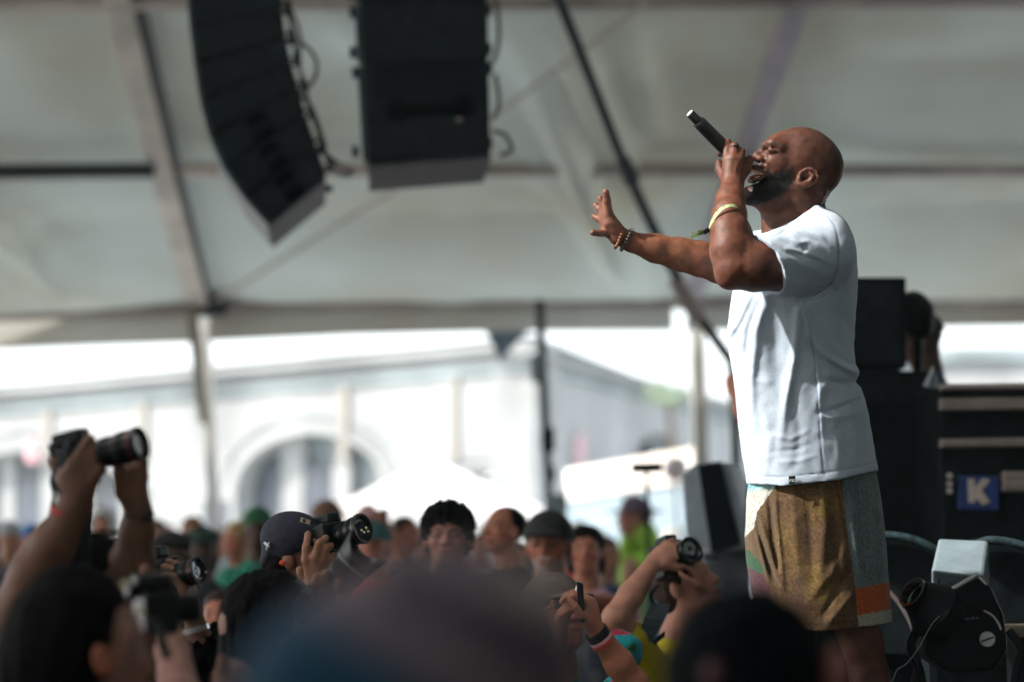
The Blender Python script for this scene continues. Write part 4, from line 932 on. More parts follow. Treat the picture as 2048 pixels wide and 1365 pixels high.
SF = [([(1550, 972), (1553, 1040), (1560, 1110), (1568, 1180)], 5, .010), ([(1538, 985), (1545, 1060), (1556, 1140)], 6, -.014), ([(1516, 1020), (1530, 1070), (1555, 1150), (1562, 1172)], 5, .012),
      ([(1508, 1040), (1522, 1100), (1538, 1165)], 4, .010), ([(1512, 1050), (1534, 1120), (1552, 1168)], 5, -.014), ([(1500, 1000), (1498, 1060)], 6, .004),
      ([(1586, 975), (1590, 1060), (1600, 1160)], 9, .005), ([(1612, 972), (1620, 1050), (1625, 1160)], 9, -.006), ([(1645, 975), (1650, 1060), (1640, 1170)], 10, .007), ([(1664, 1000), (1672, 1080), (1680, 1160)], 7, -.005),
      ([(1700, 1140), (1670, 1190), (1645, 1235)], 7, -.006), ([(1712, 1180), (1680, 1220), (1655, 1250)], 7, .005), ([(1690, 1100), (1660, 1150), (1620, 1200)], 8, .004),
      ([(1700, 965), (1706, 1050), (1720, 1140), (1730, 1180)], 6, .007), ([(1716, 965), (1722, 1060), (1732, 1160)], 5, -.008), ([(1732, 955), (1737, 1060), (1744, 1160)], 4, .006), ([(1744, 955), (1752, 1080), (1758, 1200)], 7, -.006),
      ([(1758, 980), (1766, 1100), (1772, 1200)], 5, .004), ([(1676, 958), (1684, 1000), (1688, 1024)], 2.5, -.006), ([(1670, 956), (1680, 1024)], 4, .004), ([(1500, 1170), (1560, 1200), (1600, 1240)], 9, .006)]
R_.disp = lambda X: -.65*line_amp(*to_px(X)[:2], SF)*sm(-to_px(X)[2], -6.3, -6.2) - .0015*vnoise(X, 30, 8)
def shorts_col(V):
    x, y, d = to_px(V); n = vnoise(V, 28, 2); n2 = vnoise(V, 9, 4); n3 = vnoise(V, 220, 5)
    c = np.tile(np.array([.20, .115, .055]), (len(V), 1)); c = mixc(c, (.30, .19, .06), sm(n2 + .5*np.exp(-((x-1640)/40)**2), .1, .9)); c = mixc(c, (.16, .085, .065), sm(n, .0, .8)*.6)
    c = mixc(c, (.12, .08, .035), ((x > 1505) & (x < 1556))*.5); c = mixc(c, (.25, .11, .03), ((x > 1670) & (y < 1030))*.5)
    pl = interp(y, [(930, 1683), (955, 1684), (1030, 1690), (1085, 1697), (1170, 1710), (1262, 1718)]); g = (x > pl)
    c = mixc(c, (.27, .35, .37), g*1.0); c = mixc(c, (.15, .22, .23), g*sm(n + n2, -.2, .9)*.6)
    ob = 1178 - (x-1714)*.20; c = mixc(c, (.85, .17, .035), (g & (y > ob))*1.0); c = mixc(c, (.72, .70, .56), (g & (y > ob + 54))*1.0)
    wed = poly_in(x, y, [(1470, 920), (1556, 920), (1552, 972), (1541, 986), (1514, 1025), (1508, 1056), (1489, 1076), (1470, 1080)])
    c = mixc(c, (.8, .82, .74), wed*1.0); c = mixc(c, (.28, .7, .75), wed*sm(n2*14 - y, -990, -972)*1.0)
    gr = poly_in(x, y, [(1480, 1098), (1500, 1102), (1530, 1138), (1524, 1150), (1480, 1128)]); c = mixc(c, (.025, .14, .07), gr*.9)
    pu = poly_in(x, y, [(1480, 1126), (1526, 1150), (1540, 1175), (1560, 1290), (1480, 1290)]); c = mixc(c, (.12, .03, .06), pu*.8)
    c = mixc(c, (.11, .105, .09), np.full(len(c), .06))*.56*(1 + .35*n3[:, None]*(~(g & (y > ob)))[:, None]); hm = interp(x, SH) - y; c = c*(1 - .5*np.exp(-((hm-14)/1.5)**2)[:, None]*(~g)[:, None])
    c = mixc(c, (.30, .16, .04), (seg_d(x, y, (1676, 958), (1687, 1022))[0] < 1.8)*.6); return np.clip(c, .003, 1)
R_.build('shorts', M_cloth_attr, sing, shorts_col)
for (x, dd, nm) in ((1752, -.085, 1), (1608, .085, 2)):
    q = SDF(.005, .01); q.chain([s(x, 1582, dd), s(x-50, 1590, dd)], [.045, .038], k=.02); q.chain([s(x+2, 1560, dd), s(x, 1582, dd)], [.042, .045], k=.02); q.build('shoe', M_white, sing)
# wrist band with clip and dangling tail on the near forearm
ac = s(1459, 436, -.210); path = []; wv = []
for t in np.linspace(-.35, 2*math.pi-.75, 40):
    # ring tilted: passes high on the hand side, sags at the left
    q = ac + RIGHT*(-.047*math.cos(t)) + BACK*(.046*math.sin(t)) + UP*(.006 + .030*(.5-.5*math.cos(t)) if True else 0) + UP*(-.012 + .022*math.sin(t)); path.append(q); wv.append((UP*.0115 + RIGHT*-.002))
bandm = mat('lime_band', (.50, .60, .32), .7, noise=.25, nscale=160); tb = bez([s(1419, 462, -.245), s(1424, 444, -.252), s(1434, 427, -.262), s(1448, 415, -.262), s(1462, 411, -.257), s(1476, 415, -.243), s(1486, 432, -.215), s(1484, 440, -.18), s(1462, 436, -.165), s(1438, 440, -.18), s(1423, 455, -.215), s(1419, 462, -.245)], 6)
wv = []
for i in range(len(tb)):
    t = tb[min(i+1, len(tb)-1)] - tb[max(i-1, 0)]; n_ = tb[i] - s(1456, 440, -.212); w_ = np.cross(t, n_); w_ /= np.linalg.norm(w_); wv.append(w_*.0095)
wb_ = ribbon(tb, wv, .0008).build('wristband', bandm, sing)
cl = MB().tube([s(1418, 459, -.246), s(1407, 466, -.248)], [.0062, .0062], 8).build('clip', M_blackg); cl.parent = wb_; cl.location = (0, 0, 0)
tl_ = ribbon(bez([s(1408, 465, -.248), s(1398, 468, -.252), s(1388, 473, -.252), s(1381, 474, -.25)], 4), [UP*.010+RIGHT*.004]*13, .0008).build('tail', mat('green_tail', (.20, .33, .10), .7, noise=.5, nscale=220)); tl_.parent = wb_; tl_.location = (0, 0, 0)
tl2 = ribbon([s(1408, 463, -.25), s(1396, 462, -.256), s(1383, 468, -.257)], [UP*.006+RIGHT*.003]*3, .0008).build('tail', bandm); tl2.parent = wb_; tl2.location = (0, 0, 0)
# beaded bracelets on the far wrist
def beads(name, c, ax, R0, n, r, m, m2=None):
    ax = np.array(ax)/np.linalg.norm(ax); a = np.cross(ax, UP); a /= np.linalg.norm(a); b = np.cross(a, ax); mb_ = MB()
    for i in range(n):
        t = 2*math.pi*i/n; q = c + (a*math.cos(t) + b*math.sin(t))*R0
        V = []; Fa = []
        for u_ in range(7):
            for v_ in range(8):
                th = math.pi*u_/6; ph = 2*math.pi*v_/8; V.append(q + r*np.array([math.sin(th)*math.cos(ph), math.sin(th)*math.sin(ph), math.cos(th)]))
        for u_ in range(6):
            for v_ in range(8): k = (v_+1) % 8; Fa.append((u_*8+v_, u_*8+k, (u_+1)*8+k, (u_+1)*8+v_))
        mb_.put(V, Fa)
    return mb_.build(name, m, sing, smooth=True)
axf = s(1300, 496, .2) - s(1240, 474, .195)
beads('bead_bracelet', s(1238.5, 476.5, .195), axf + RIGHT*.012 - UP*.008, .0285, 20, .0046, mat('amber_bead', (.22, .075, .025), .35))
bb2 = beads('bead_bracelet', s(1252.5, 480.5, .198), axf + RIGHT*.012 - UP*.016, .0300, 20, .0050, mat('dark_bead', (.035, .028, .028), .35))
mb2 = MB().box(s(1266, 459.5, .172), (.012, .008, .006), axes(-10)).build('charm', M_steel, bevel=.001); mb2.parent = bb2; mb2.location = (0, 0, 0)
rg = MB(); dv = (pip[1]-mcp[1])/np.linalg.norm(pip[1]-mcp[1]); rc = mcp[1] + (pip[1]-mcp[1])*.82
rg.tube([rc-dv*.003, rc+dv*.003], .0122, 20); rg.build('finger_ring', M_blackg, sing)
# ---- microphone in his hand
mic = thing('microphone', MICA, 'black handheld wireless microphone with silver ended stub, gripped at the singer mouth', 'microphone')
ax_ = (MICB-MICA); Lm = np.linalg.norm(ax_)
smooth_by_angle(MB().lathe(MICA, MICB, [(.033, 0), (.033, .0150), (.036, .0172), (.05, .0176), (Lm*.72, .0185), (Lm*.78, .0185), (Lm*.78, 0)], 32).build('handle', mat('mic_black', (.008, .009, .010), .32, spec=.7, noise=.1), mic), 40)
smooth_by_angle(MB().lathe(MICA, MICB, [(.001, 0), (.001, .0105), (.0025, .0118), (.033, .0126)], 28).build('antenna', mat('mic_black'), mic), 40)
MB().lathe(MICA, MICB, [(0, 0), (0, .0098), (.0015, .0102)], 28).build('end_cap', mat('cap_white', (.75, .75, .75), .35), mic)
cr = axes(0)
for sg_ in (-1, 1): MB().tube([MICA + ax_/Lm*.031 + sg_*np.cross(ax_/Lm, BACK)*.0145, MICA + ax_/Lm*.0355 + sg_*np.cross(ax_/Lm, BACK)*.0150], .0032, 10).build('chrome_lug', M_steel, mic)
MB().lathe(MICA, MICB, [(Lm*.78, 0), (Lm*.78, .019), (Lm*.83, .022), (Lm*.89, .022), (Lm*.93, .016), (Lm*.94, 0)], 24).build('grille_head', mat('mic_mesh', (.05, .05, .05), .5, metal=.5), mic, smooth=True)
# ================================================================== people in the crowd
SK = {'pale': (.26, .135, .09), 'pink': (.42, .20, .14), 'tan': (.28, .135, .082), 'brown': (.06, .026, .016), 'red': (.42, .165, .10)}
Z = np.array([0, 0, 1.0])
def frame(phi, pitch=0, roll=0):
    """rows fwd, up, side: phi 0 faces image-right, 90 the camera, 180 left, -90 away"""
    p = math.radians(phi); f = np.array([math.cos(p), -math.sin(p), 0]); q = math.radians(pitch)
    fw = f*math.cos(q) + Z*math.sin(q); up = np.cross(np.cross(fw, Z), fw); up /= np.linalg.norm(up); sd = np.cross(up, fw)
    a = math.radians(roll); up2 = up*math.cos(a) + sd*math.sin(a); return np.array([fw, up2, np.cross(up2, fw)])
def head_prims(S, c, fr, g=1.0, neck=True):
    f, u, sd = fr; L = lambda a, b, d=0: c + (f*a + u*b + sd*d)*g
    S.ell(L(-.012, .030), np.array([.094, .083, .074])*g, fr, k=.02); S.ell(L(.028, -.022), np.array([.058, .082, .060])*g, fr, k=.03)
    S.ell(L(.045, -.085), np.array([.036, .028, .040])*g, fr, k=.02)
    S.chain([L(.083, .010), L(.104, -.028)], [.009*g, .0125*g], k=.008); S.ell(L(.092, -.031, .013), np.array([.010, .008, .008])*g, fr, k=.005); S.ell(L(.092, -.031, -.013), np.array([.010, .008, .008])*g, fr, k=.005)
    for z in (-1, 1):
        S.ell(L(.088, .004, z*.031), np.array([.014, .012, .017])*g, fr, k=.008, op='s'); S.ell(L(.075, .002, z*.031), np.array([.012, .011, .013])*g, fr, k=.003)
        S.cone(L(.082, .024, z*.014), L(.072, .022, z*.048), .008*g, .007*g, k=.010); S.ell(L(-.005, -.012, z*.077), np.array([.018, .030, .009])*g, fr, k=.005)
        S.ell(L(.060, -.025, z*.042), np.array([.02, .018, .014])*g, fr, k=.015)
    S.cone(L(.086, -.058, -.018), L(.086, -.058, .018), .008*g, k=.008); S.cone(L(.083, -.070, -.014), L(.083, -.070, .014), .008*g, k=.006)
    if neck: S.cone(L(-.018, -.06), c + (-f*.030 - Z*.19)*g, .054*g, .062*g, k=.03)
def face_col(V, c, fr, g, base, beard=None, hairc=None, lips=True):
    q = ((V - c) @ fr.T)/g; a, b, e = q[:, 0], q[:, 1], q[:, 2]; n = vnoise(V, 30); col = np.tile(np.array(base, float), (len(V), 1)); col *= (1 + .10*n[:, None])
    isf = (a > .03) & (np.hypot(np.hypot(a, b), e) < .16); col = mixc(col, (base[0]*1.15, base[1]*.75, base[2]*.7), isf*np.exp(-(np.hypot((np.abs(e)-.04)/.025, (b+.03)/.03))**2)*.5)
    for z in (-1, 1):
        col = mixc(col, (.02, .012, .01), isf*np.exp(-(np.hypot((e-z*.031)/.013, (b-.002)/.006))**2)*.85)
        col = mixc(col, hairc or (.03, .02, .015), isf*np.exp(-(np.hypot((e-z*.031)/.020, (b-.024)/.006))**2)*.7)
    if lips: col = mixc(col, (base[0]*.8, base[1]*.4, base[2]*.4), isf*np.exp(-(np.hypot(e/.024, (b+.064)/.008))**2)*.8); col = mixc(col, (.02, .008, .006), isf*np.exp(-(np.hypot(e/.022, (b+.064)/.0025))**2)*.7)
    if beard: col = mixc(col, beard, isf*sm(-b, .045, .06)*(1 - np.exp(-(np.hypot(e/.024, (b+.064)/.011))**2))*.85 + isf*np.exp(-(np.hypot(e/.03, (b+.050)/.006))**2)*.8*(np.abs(b+.05) < .02))
    return col
def hair_mesh(c, fr, g, kind, m, parent, vox=.005, seed=1):
    f, u, sd = fr; L = lambda a, b, d=0: c + (f*a + u*b + sd*d)*g; S = SDF(vox, .01); am = .003
    if kind == 'short':
        S.ell(L(-.016, .036), np.array([.098, .086, .080])*g, fr); S.ell(L(-.05, -.02), np.array([.05, .06, .066])*g, fr, k=.03)
        S.ell(L(.068, -.015), np.array([.065, .075, .085])*g, fr, k=.01, op='s'); am = .004
    if kind == 'curly':
        S.ell(L(-.014, .050), np.array([.112, .092, .098])*g, fr); S.ell(L(-.05, -.01), np.array([.06, .07, .085])*g, fr, k=.03)
        S.ell(L(.085, -.03), np.array([.070, .078, .082])*g, fr, k=.01, op='s'); am = .013
    if kind == 'receding':
        S.ell(L(-.022, .032), np.array([.092, .083, .080])*g, fr); S.ell(L(.075, .0), np.array([.09, .11, .09])*g, fr, k=.01, op='s'); am = .003
    if kind in ('long', 'bob'):
        S.ell(L(-.018, .034), np.array([.102, .090, .086])*g, fr); S.ell(L(-.05, -.05), np.array([.06, .10, .086])*g, fr, k=.03)
        if kind == 'long': S.cone(L(-.06, -.08), c - f*.07*g - Z*.26*g, .07*g, .05*g, k=.04)
        S.ell(L(.075, -.04), np.array([.068, .090, .066])*g, fr, k=.01, op='s'); am = .005
    if kind == 'bun': S.ell(L(-.016, .034), np.array([.099, .087, .082])*g, fr); S.ell(L(-.10, .06), np.array([.035, .035, .035])*g, fr); S.ell(L(.075, -.03), np.array([.07, .085, .075])*g, fr, k=.01, op='s')
    if kind == 'curly': S.disp = lambda X: am*g*(.7*vnoise(X, 62/g, seed) + .75*vnoise(X, 125/g, seed+1))
    else: S.disp = lambda X: am*g*(vnoise(X @ np.array(fr).T*[1, .35, 1], 60/g, seed))
    return S.build('hair', m, parent)
def hat_mesh(c, fr, g, kind, m, parent, m2=None):
    f, u, sd = fr; L = lambda a, b, d=0: c + (f*a + u*b + sd*d)*g; S = SDF(.005, .008)
    if kind in ('cap', 'capback'):
        sg = 1 if kind == 'cap' else -1
        S.ell(L(-.012, .040), np.array([.104, .088, .086])*g, fr); S.fn(lambda X: ((X - L(0, .028)) @ u), L(0, .0)-.2*g, L(0, .0)+.2*g, k=0, op='s') if False else None
        S.ell(L(-.012 + .0*sg, -.045), np.array([.16, .078, .14])*g, fr, k=.004, op='s')
        S.ell(L(sg*.105, .030), np.array([.068, .009, .062])*g, frame_tilt(fr, -12*sg), k=.006); S.ell(L(-.012, .127), np.array([.009, .006, .009])*g, fr, k=.004)
    if kind == 'beanie': S.ell(L(-.014, .045), np.array([.104, .092, .088])*g, fr); S.ell(L(-.012, -.05), np.array([.16, .080, .14])*g, fr, k=.004, op='s')
    if kind == 'widehat':
        S.ell(L(-.005, .065), np.array([.092, .068, .080])*g, fr); S.ell(L(-.005, .040), np.array([.175, .012, .165])*g, frame_tilt(fr, -6), k=.012); S.ell(L(-.005, -.03), np.array([.085, .06, .072])*g, fr, k=.003, op='s')
    if kind == 'bucket':
        S.ell(L(-.008, .060), np.array([.098, .072, .084])*g, fr); S.ell(L(-.008, .022), np.array([.132, .014, .118])*g, frame_tilt(fr, -4), k=.03)
    if kind == 'flatcap': S.ell(L(-.005, .062), np.array([.118, .050, .098])*g, frame_tilt(fr, -8)); S.ell(L(.09, .035), np.array([.05, .009, .06])*g, frame_tilt(fr, -14), k=.008)
    if kind == 'hood': S.ell(L(-.02, .02), np.array([.115, .115, .100])*g, fr); S.ell(L(.085, -.01), np.array([.075, .085, .068])*g, fr, k=.01, op='s'); S.cone(L(-.03, -.06), c - Z*.2*g, .08*g, .09*g, k=.04)
    return S.build('hat' if 'cap' not in kind else 'cap', m, parent)
def frame_tilt(fr, deg):
    a = math.radians(deg); f, u, sd = fr; return np.array([f*math.cos(a) + u*math.sin(a), -f*math.sin(a) + u*math.cos(a), sd])
def hand(S, w, d, n, thumb=1, curl=(25, 30, 20), g=1.0, spread=6, lens=(.92, 1, .95, .76), thumb_out=40, tcurl=20, bases=None):
    """w wrist, d towards fingers, n palm side; thumb=+1 on the cross(d,n) side"""
    d = np.array(d)/np.linalg.norm(d); n = np.array(n) - d*np.dot(n, d); n /= np.linalg.norm(n); a = np.cross(d, n)*thumb; w = np.array(w)
    S.ell(w + d*.045*g, np.array([.020, .046, .037])*g, np.array([n, d, a]), k=.012)
    for i in range(4):
        off = (.030 - .0195*i); base = w + (d*(.086 - .004*abs(i-1)) + a*off)*g; S.cone(w + (d*.01 + a*off*.6)*g, base, .0135*g, .0115*g, k=.010)
        sp = math.radians(spread*(1.5 - i)); dd = d*math.cos(sp) + a*math.sin(sp); p = base; ang = 0
        for L_, c_, r0, r1 in ((.043, curl[0], .0105, .0098), (.027, curl[1], .0098, .009), (.022, curl[2], .009, .0078)):
            ang += math.radians(c_ + (2*i if c_ > 10 else 0)); q = p + (dd*math.cos(ang) + n*math.sin(ang))*L_*lens[i]*g; S.cone(p, q, r0*g, r1*g, k=.003); p = q
    t = math.radians(thumb_out); td = d*math.cos(t) + a*math.sin(t); p = w + (d*.022 + a*.022 + n*.006)*g; q = p + td*.042*g + n*.008*g
    S.cone(p, q, .0165*g, .0125*g, k=.010); t2 = math.radians(thumb_out - tcurl); q2 = q + (d*math.cos(t2) + a*math.sin(t2) + n*.35)*.030*g; S.cone(q, q2, .0118*g, .0105*g, k=.004)
    q3 = q2 + (d*math.cos(t2-.3) + a*math.sin(t2-.3) + n*.5)*.022*g; S.cone(q2, q3, .0105*g, .009*g, k=.003)
def solid(name, col, **k): return mat(name, col, k.pop('rough', .85), **k)
HAIRM = {'black': solid('hair_black', (.005, .005, .006), rough=.75, noise=.4, nscale=60, spec=.05), 'brown': solid('hair_brown', (.040, .020, .012), rough=.5, spec=.2, noise=.4, nscale=60),
         'grey': solid('hair_grey', (.22, .21, .2), rough=.6, noise=.3, nscale=60), 'blond': solid('hair_blond', (.42, .27, .11), rough=.5, noise=.3, nscale=60), 'auburn': solid('hair_auburn', (.16, .055, .02), rough=.5, noise=.4, nscale=60)}
def torso(S, c, fr, g, extra=0.0, legs=True, sleeves=True, arms=None):
    """c head centre; shoulders below"""
    yaw = np.array([fr[0][0], fr[0][1], 0]); yaw /= np.linalg.norm(yaw); sd = np.cross(Z, yaw); F3 = np.array([yaw, Z, sd]); sh = c - Z*.285*g - yaw*.03
    S.ell(sh - Z*.16*g, np.array([.115+extra, .26, .175+extra])*g, F3, k=.04); S.cone(sh + sd*.14*g, sh - sd*.14*g, (.062+extra)*g, k=.05)
    S.ell(sh - Z*.42*g, np.array([.12+extra, .20, .16+extra])*g, F3, k=.06); S.cone(c - Z*.16*g - yaw*.025, sh, .055*g if not extra else .066*g, .078*g if not extra else .108*g, k=.05)
    return sh, sd, F3, yaw
def make_person(px, py, d, phi, label, skin='tan', hair=None, hairc='black', hat=None, hatc=(.02, .02, .02), shirt=(.1, .1, .1), pitch=8, g=1.0, beard=None,
                vox=.008, arms=None, glasses=False, group='crowd watching the concert', shirt_col=None, base_z=0, roll=0, pants=(.03, .035, .05)):
    c = Pn(px, py, d); fr = frame(phi, pitch, roll); sk = SK[skin]; root = thing('person', (c[0], c[1], base_z), label, 'person', group)
    S = SDF(vox, .015); head_prims(S, c, fr, g); sh, sd, F3, yaw = torso(S, c, fr, g); hipz = sh[2] - .52*g; T = SDF(max(vox, .008), .02)
    torso(T, c, fr, g, .014); T.ell(c - Z*.09*g, np.array([.072, .072, .072])*g, F3, k=.01, op='s'); T.cone(c - Z*.05, c - Z*.135*g, .06*g, .064*g, k=.01, op='s')
    for z in (-1, 1):
        hip = np.array([sh[0], sh[1], hipz]) + sd*z*.09*g; foot = np.array([hip[0], hip[1], base_z + .05]); knee = (hip + foot)/2 + yaw*.02
        S.chain([hip, knee, foot], [.085*g, .058*g, .038*g], k=.02); S.cone(foot - yaw*.03 - Z*.01, foot + yaw*.13 - Z*.015, .038, .032, k=.02)
        arm = (arms or {}).get(z); s0 = sh + sd*z*.17*g
        if arm is None: el = s0 - Z*.29*g + sd*z*.04 - yaw*.02; wr = el - Z*.22*g + yaw*.06; arm = [el, wr]
        el, wr = np.array(arm[0]), np.array(arm[1]); S.chain([s0, el], [.052*g, .042*g], k=.02); S.chain([el, el*.6 + wr*.4, wr], [.040*g, .040*g, .026*g], k=.015)
        hk = arm[2] if len(arm) > 2 else dict(); dirw = hk.pop('dir', (wr-el)/np.linalg.norm(wr-el)); nn = hk.pop('n', -sd*z); hand(S, wr, dirw, nn, **hk)
        se = s0 + (el - s0)*.62; T.chain([s0, se], [.068*g, .064*g], k=.03)
    def colf(V):
        cc = face_col(V, c, fr, g, sk, beard); return cc
    S.build('body', M_skin2, root, colf)
    if shirt_col: T.build('shirt', M_cloth_attr, root, shirt_col)
    else:
        shirt = tuple(min(.75, k*1.4) for k in shirt)
        T.build('shirt', mat('shirt_%d_%d_%d' % tuple(int(k*255) for k in shirt), shirt, .9, noise=.25, nscale=14), root)
    P_ = SDF(.012, .02); hp = np.array([sh[0], sh[1], hipz])
    P_.ell(hp + Z*.05, np.array([.135, .13, .18])*g, F3)
    for z in (-1, 1): P_.chain([hp + sd*z*.09*g, np.array([hp[0], hp[1], base_z + .5]) + sd*z*.09*g, np.array([hp[0], hp[1], base_z + .12]) + sd*z*.09*g], [.10*g, .075*g, .06*g], k=.03)
    P_.build('trousers', mat('trousers_%d' % int(pants[2]*999), pants, .9), root)
    if hair: hair_mesh(c, fr, g, hair, HAIRM[hairc], root, min(max(vox*.8, .005), .009), seed=int(px))
    if hat: hat_mesh(c, fr, g, hat, mat('hat_%d_%d_%d' % tuple(int(k*255) for k in hatc), hatc, .85, noise=.2), root)
    if glasses:
        f, u, s_ = fr; gm = MB()
        for z in (-1, 1): gm.tube([c + (f*.094 + u*(.003 + .016*math.sin(t)) + s_*(z*.032 + .022*math.cos(t)))*g for t in np.linspace(0, 2*math.pi, 17)], .0018, 5, False); gm.tube([c + (f*.09 + u*.006 + s_*z*.054)*g, c + (f*.0 + u*.0 + s_*z*.082)*g], .0018, 5)
        gm.build('glasses', M_black, root)
    return root, c, fr
# ---------------- cameras held in the crowd
def camera_prop(front, axis, up, lens_len, r, label, bodyw=.14, bodyh=.10, hood=None, flare=1.12, glass=(.02, .03, .05), red=True, off=0, mname='photo_camera'):
    ax = np.array(axis)/np.linalg.norm(axis); up = np.array(up) - ax*np.dot(up, ax); up /= np.linalg.norm(up); sd = np.cross(up, ax); fr_ = np.array(front)
    bc = fr_ - ax*(lens_len + .03); root = thing(mname, tuple(bc), label, 'camera', 'cameras held up by photographers'); Rm = np.array([ax, up, sd])
    b = MB(); b.box(bc + up*off, (.060, bodyh, bodyw), Rm); b.box(bc + ax*.018 + sd*bodyw*.38 + up*off, (.045, bodyh*.95, .035), Rm); b.box(bc + up*(bodyh*.5 + .012 + off) - ax*.004, (.066, .030, .048), Rm); b.box(bc - ax*.04 + up*(bodyh*.5+off), (.02, .028, .04), Rm)
    b.build('body', M_blackg, root, .008)
    dl_ = MB(); dl_.tube([bc + up*(bodyh*.5 + off) + sd*bodyw*.33, bc + up*(bodyh*.5 + .012 + off) + sd*bodyw*.33], .014, 14); dl_.build('dial', M_black, root)
    s0 = fr_ - ax*lens_len; L_ = lens_len
    p = [(0, 0), (0, r*.86), (L_*.2, r*.86), (L_*.22, r*.92), (L_*.55, r*.92), (L_*.58, r), (L_*.9, r), (L_*.91, r*flare), (L_, r*flare), (L_, r*flare*.88), (L_*.93, r*.8), (L_*.90, r*.78), (L_*.90, 0)]
    smooth_by_angle(MB().lathe(s0, fr_, p, 36).build('lens_barrel', M_blackg, root), 35)
    g_ = MB().lathe(s0, fr_, [(L_*.905, 0), (L_*.925, r*.3), (L_*.915, r*.62), (L_*.905, r*.76)][::-1], 32).build('front_glass', mat('lens_glass_%d' % int(glass[0]*100), glass, .08, spec=1, coat=1, noise=.02), root, smooth=True)
    for k in (.3, .36, .42, .66, .72): MB().lathe(s0, fr_, [(L_*k, r*.9), (L_*k, r*(.945 if k < .5 else 1.025)), (L_*(k+.035), r*(.945 if k < .5 else 1.025)), (L_*(k+.035), r*.9)], 36).build('grip_ring', M_black, root)
    if red: MB().lathe(s0, fr_, [(L_*.84, r*.98), (L_*.84, r*1.012), (L_*.852, r*1.012), (L_*.852, r*.98)], 36).build('red_ring', mat('red_ring', (.35, .02, .015), .4), root)
    if hood:
        V = []; Fa = []; n = 48
        for j in range(n):
            t = 2*math.pi*j/n; e = .022 + .016*math.cos(2*t) ; dr = up*math.cos(t) + sd*math.sin(t)
            V += [fr_ - ax*.012 + dr*r*1.10, fr_ + ax*e + dr*r*1.32, fr_ + ax*e + dr*(r*1.32-.002), fr_ - ax*.012 + dr*(r*1.10-.002)]
        for j in range(n):
            k = (j+1) % n
            for m_ in range(4): a, c = m_, (m_+1) % 4; Fa.append((j*4+a, j*4+c, k*4+c, k*4+a))
        MB().put(V, Fa).build('lens_hood', M_blackg, root)
    return root, bc
def ringband(c, ax, r, w, m, name, parent, th=.002, n=28, ry=None):
    ax = np.array(ax)/np.linalg.norm(ax); a = np.cross(ax, BACK); a /= np.linalg.norm(a); b = np.cross(ax, a); ry = ry or r; pts = []; wv_ = []
    V = []; Fa = []
    for j in range(n):
        t = 2*math.pi*j/n; e = a*math.cos(t)*r + b*math.sin(t)*ry; en = e/np.linalg.norm(e); V += [c+e-ax*w/2, c+e+en*th-ax*w/2, c+e+en*th+ax*w/2, c+e+ax*w/2]
    for j in range(n):
        k = (j+1) % n
        for m_ in range(4): p, q = m_, (m_+1) % 4; Fa.append((j*4+p, j*4+q, k*4+q, k*4+p))
    o = MB().put(V, Fa).build(name, m, parent); return o
def strands(name, root, m, gen, n, w=.0003):
    b = MB()
    for _ in range(n):
        pts = gen(); sdv = np.cross(pts[1]-pts[0], BACK); sdv = sdv/(np.linalg.norm(sdv)+1e-9)*w
        for i in range(len(pts)-1): b.quad(pts[i]-sdv, pts[i]+sdv, pts[i+1]+sdv*.8, pts[i+1]-sdv*.8)
    return b.build(name, m, root)

# ===== photographer with both arms raised (left)
dB = 4.7; uB = U(dB)
def q_(d0): return lambda x, y, z=0: Pn(x, y, d0 + z)
b = q_(dB)
pB = thing('person', (float(b(150, 1300, .1)[0]), float(b(150, 1300, .1)[1]), 0), 'photographer lifting a camera overhead with both bare arms, red wristband and dark watch', 'person', 'crowd watching the concert')
S = SDF(.0045, .012)
cB = b(205, 1192, .12); frB = frame(20, 10); head_prims(S, cB, frB); shB, sdB, F3B, ywB = torso(S, cB, frB, 1.0)
S.chain([b(70, 1330, .12), b(38, 1235, .02)], [.060, .052], k=.02)
S.chain([b(40, 1222, .02), b(72, 1150, .01), b(108, 1085, 0), b(140, 1030, 0), b(152, 1010, 0)], [.053, .052, .043, .031, .029], k=.015)
S.chain([b(290, 1370, .14), b(262, 1190, .10)], [.058, .046], k=.02)
S.chain([b(262, 1190, .10), b(266, 1120, .08), b(274, 1060, .06), b(277, 1025, .05)], [.044, .042, .034, .026], k=.015)
S.chain([shB - sdB*.15, b(70, 1330, .12)], [.065, .06], k=.03); S.chain([shB + sdB*.15, b(290, 1370, .14)], [.065, .058], k=.03)
# left fist: back of the hand to us, four fingers over the grip
S.ell(b(153, 962, .0), (.040, .050, .026), axes(-12), k=.015); S.cone(b(150, 1010), b(156, 985), .029, .030, k=.015)
for i, (k1, k2, k3) in enumerate([((150, 925), (176, 884), (181, 880)), ((164, 928), (189, 899), (195, 902)), ((176, 938), (196, 916), (200, 922)), ((186, 958), (199, 938), (202, 944))]):
    S.cone(b(152+i*5, 985, 0), b(*k1, -.012), .017, .0135, k=.012); S.chain([b(*k1, -.012), b(*k2, -.020)], [.0135, .0115], k=.004); S.chain([b(*k2, -.020), b(*k3, .012)], [.0115, .010], k=.003)
S.chain([b(128, 960, .01), b(111, 925, .02), b(122, 898, .03)], [.018, .0135, .011], k=.01)
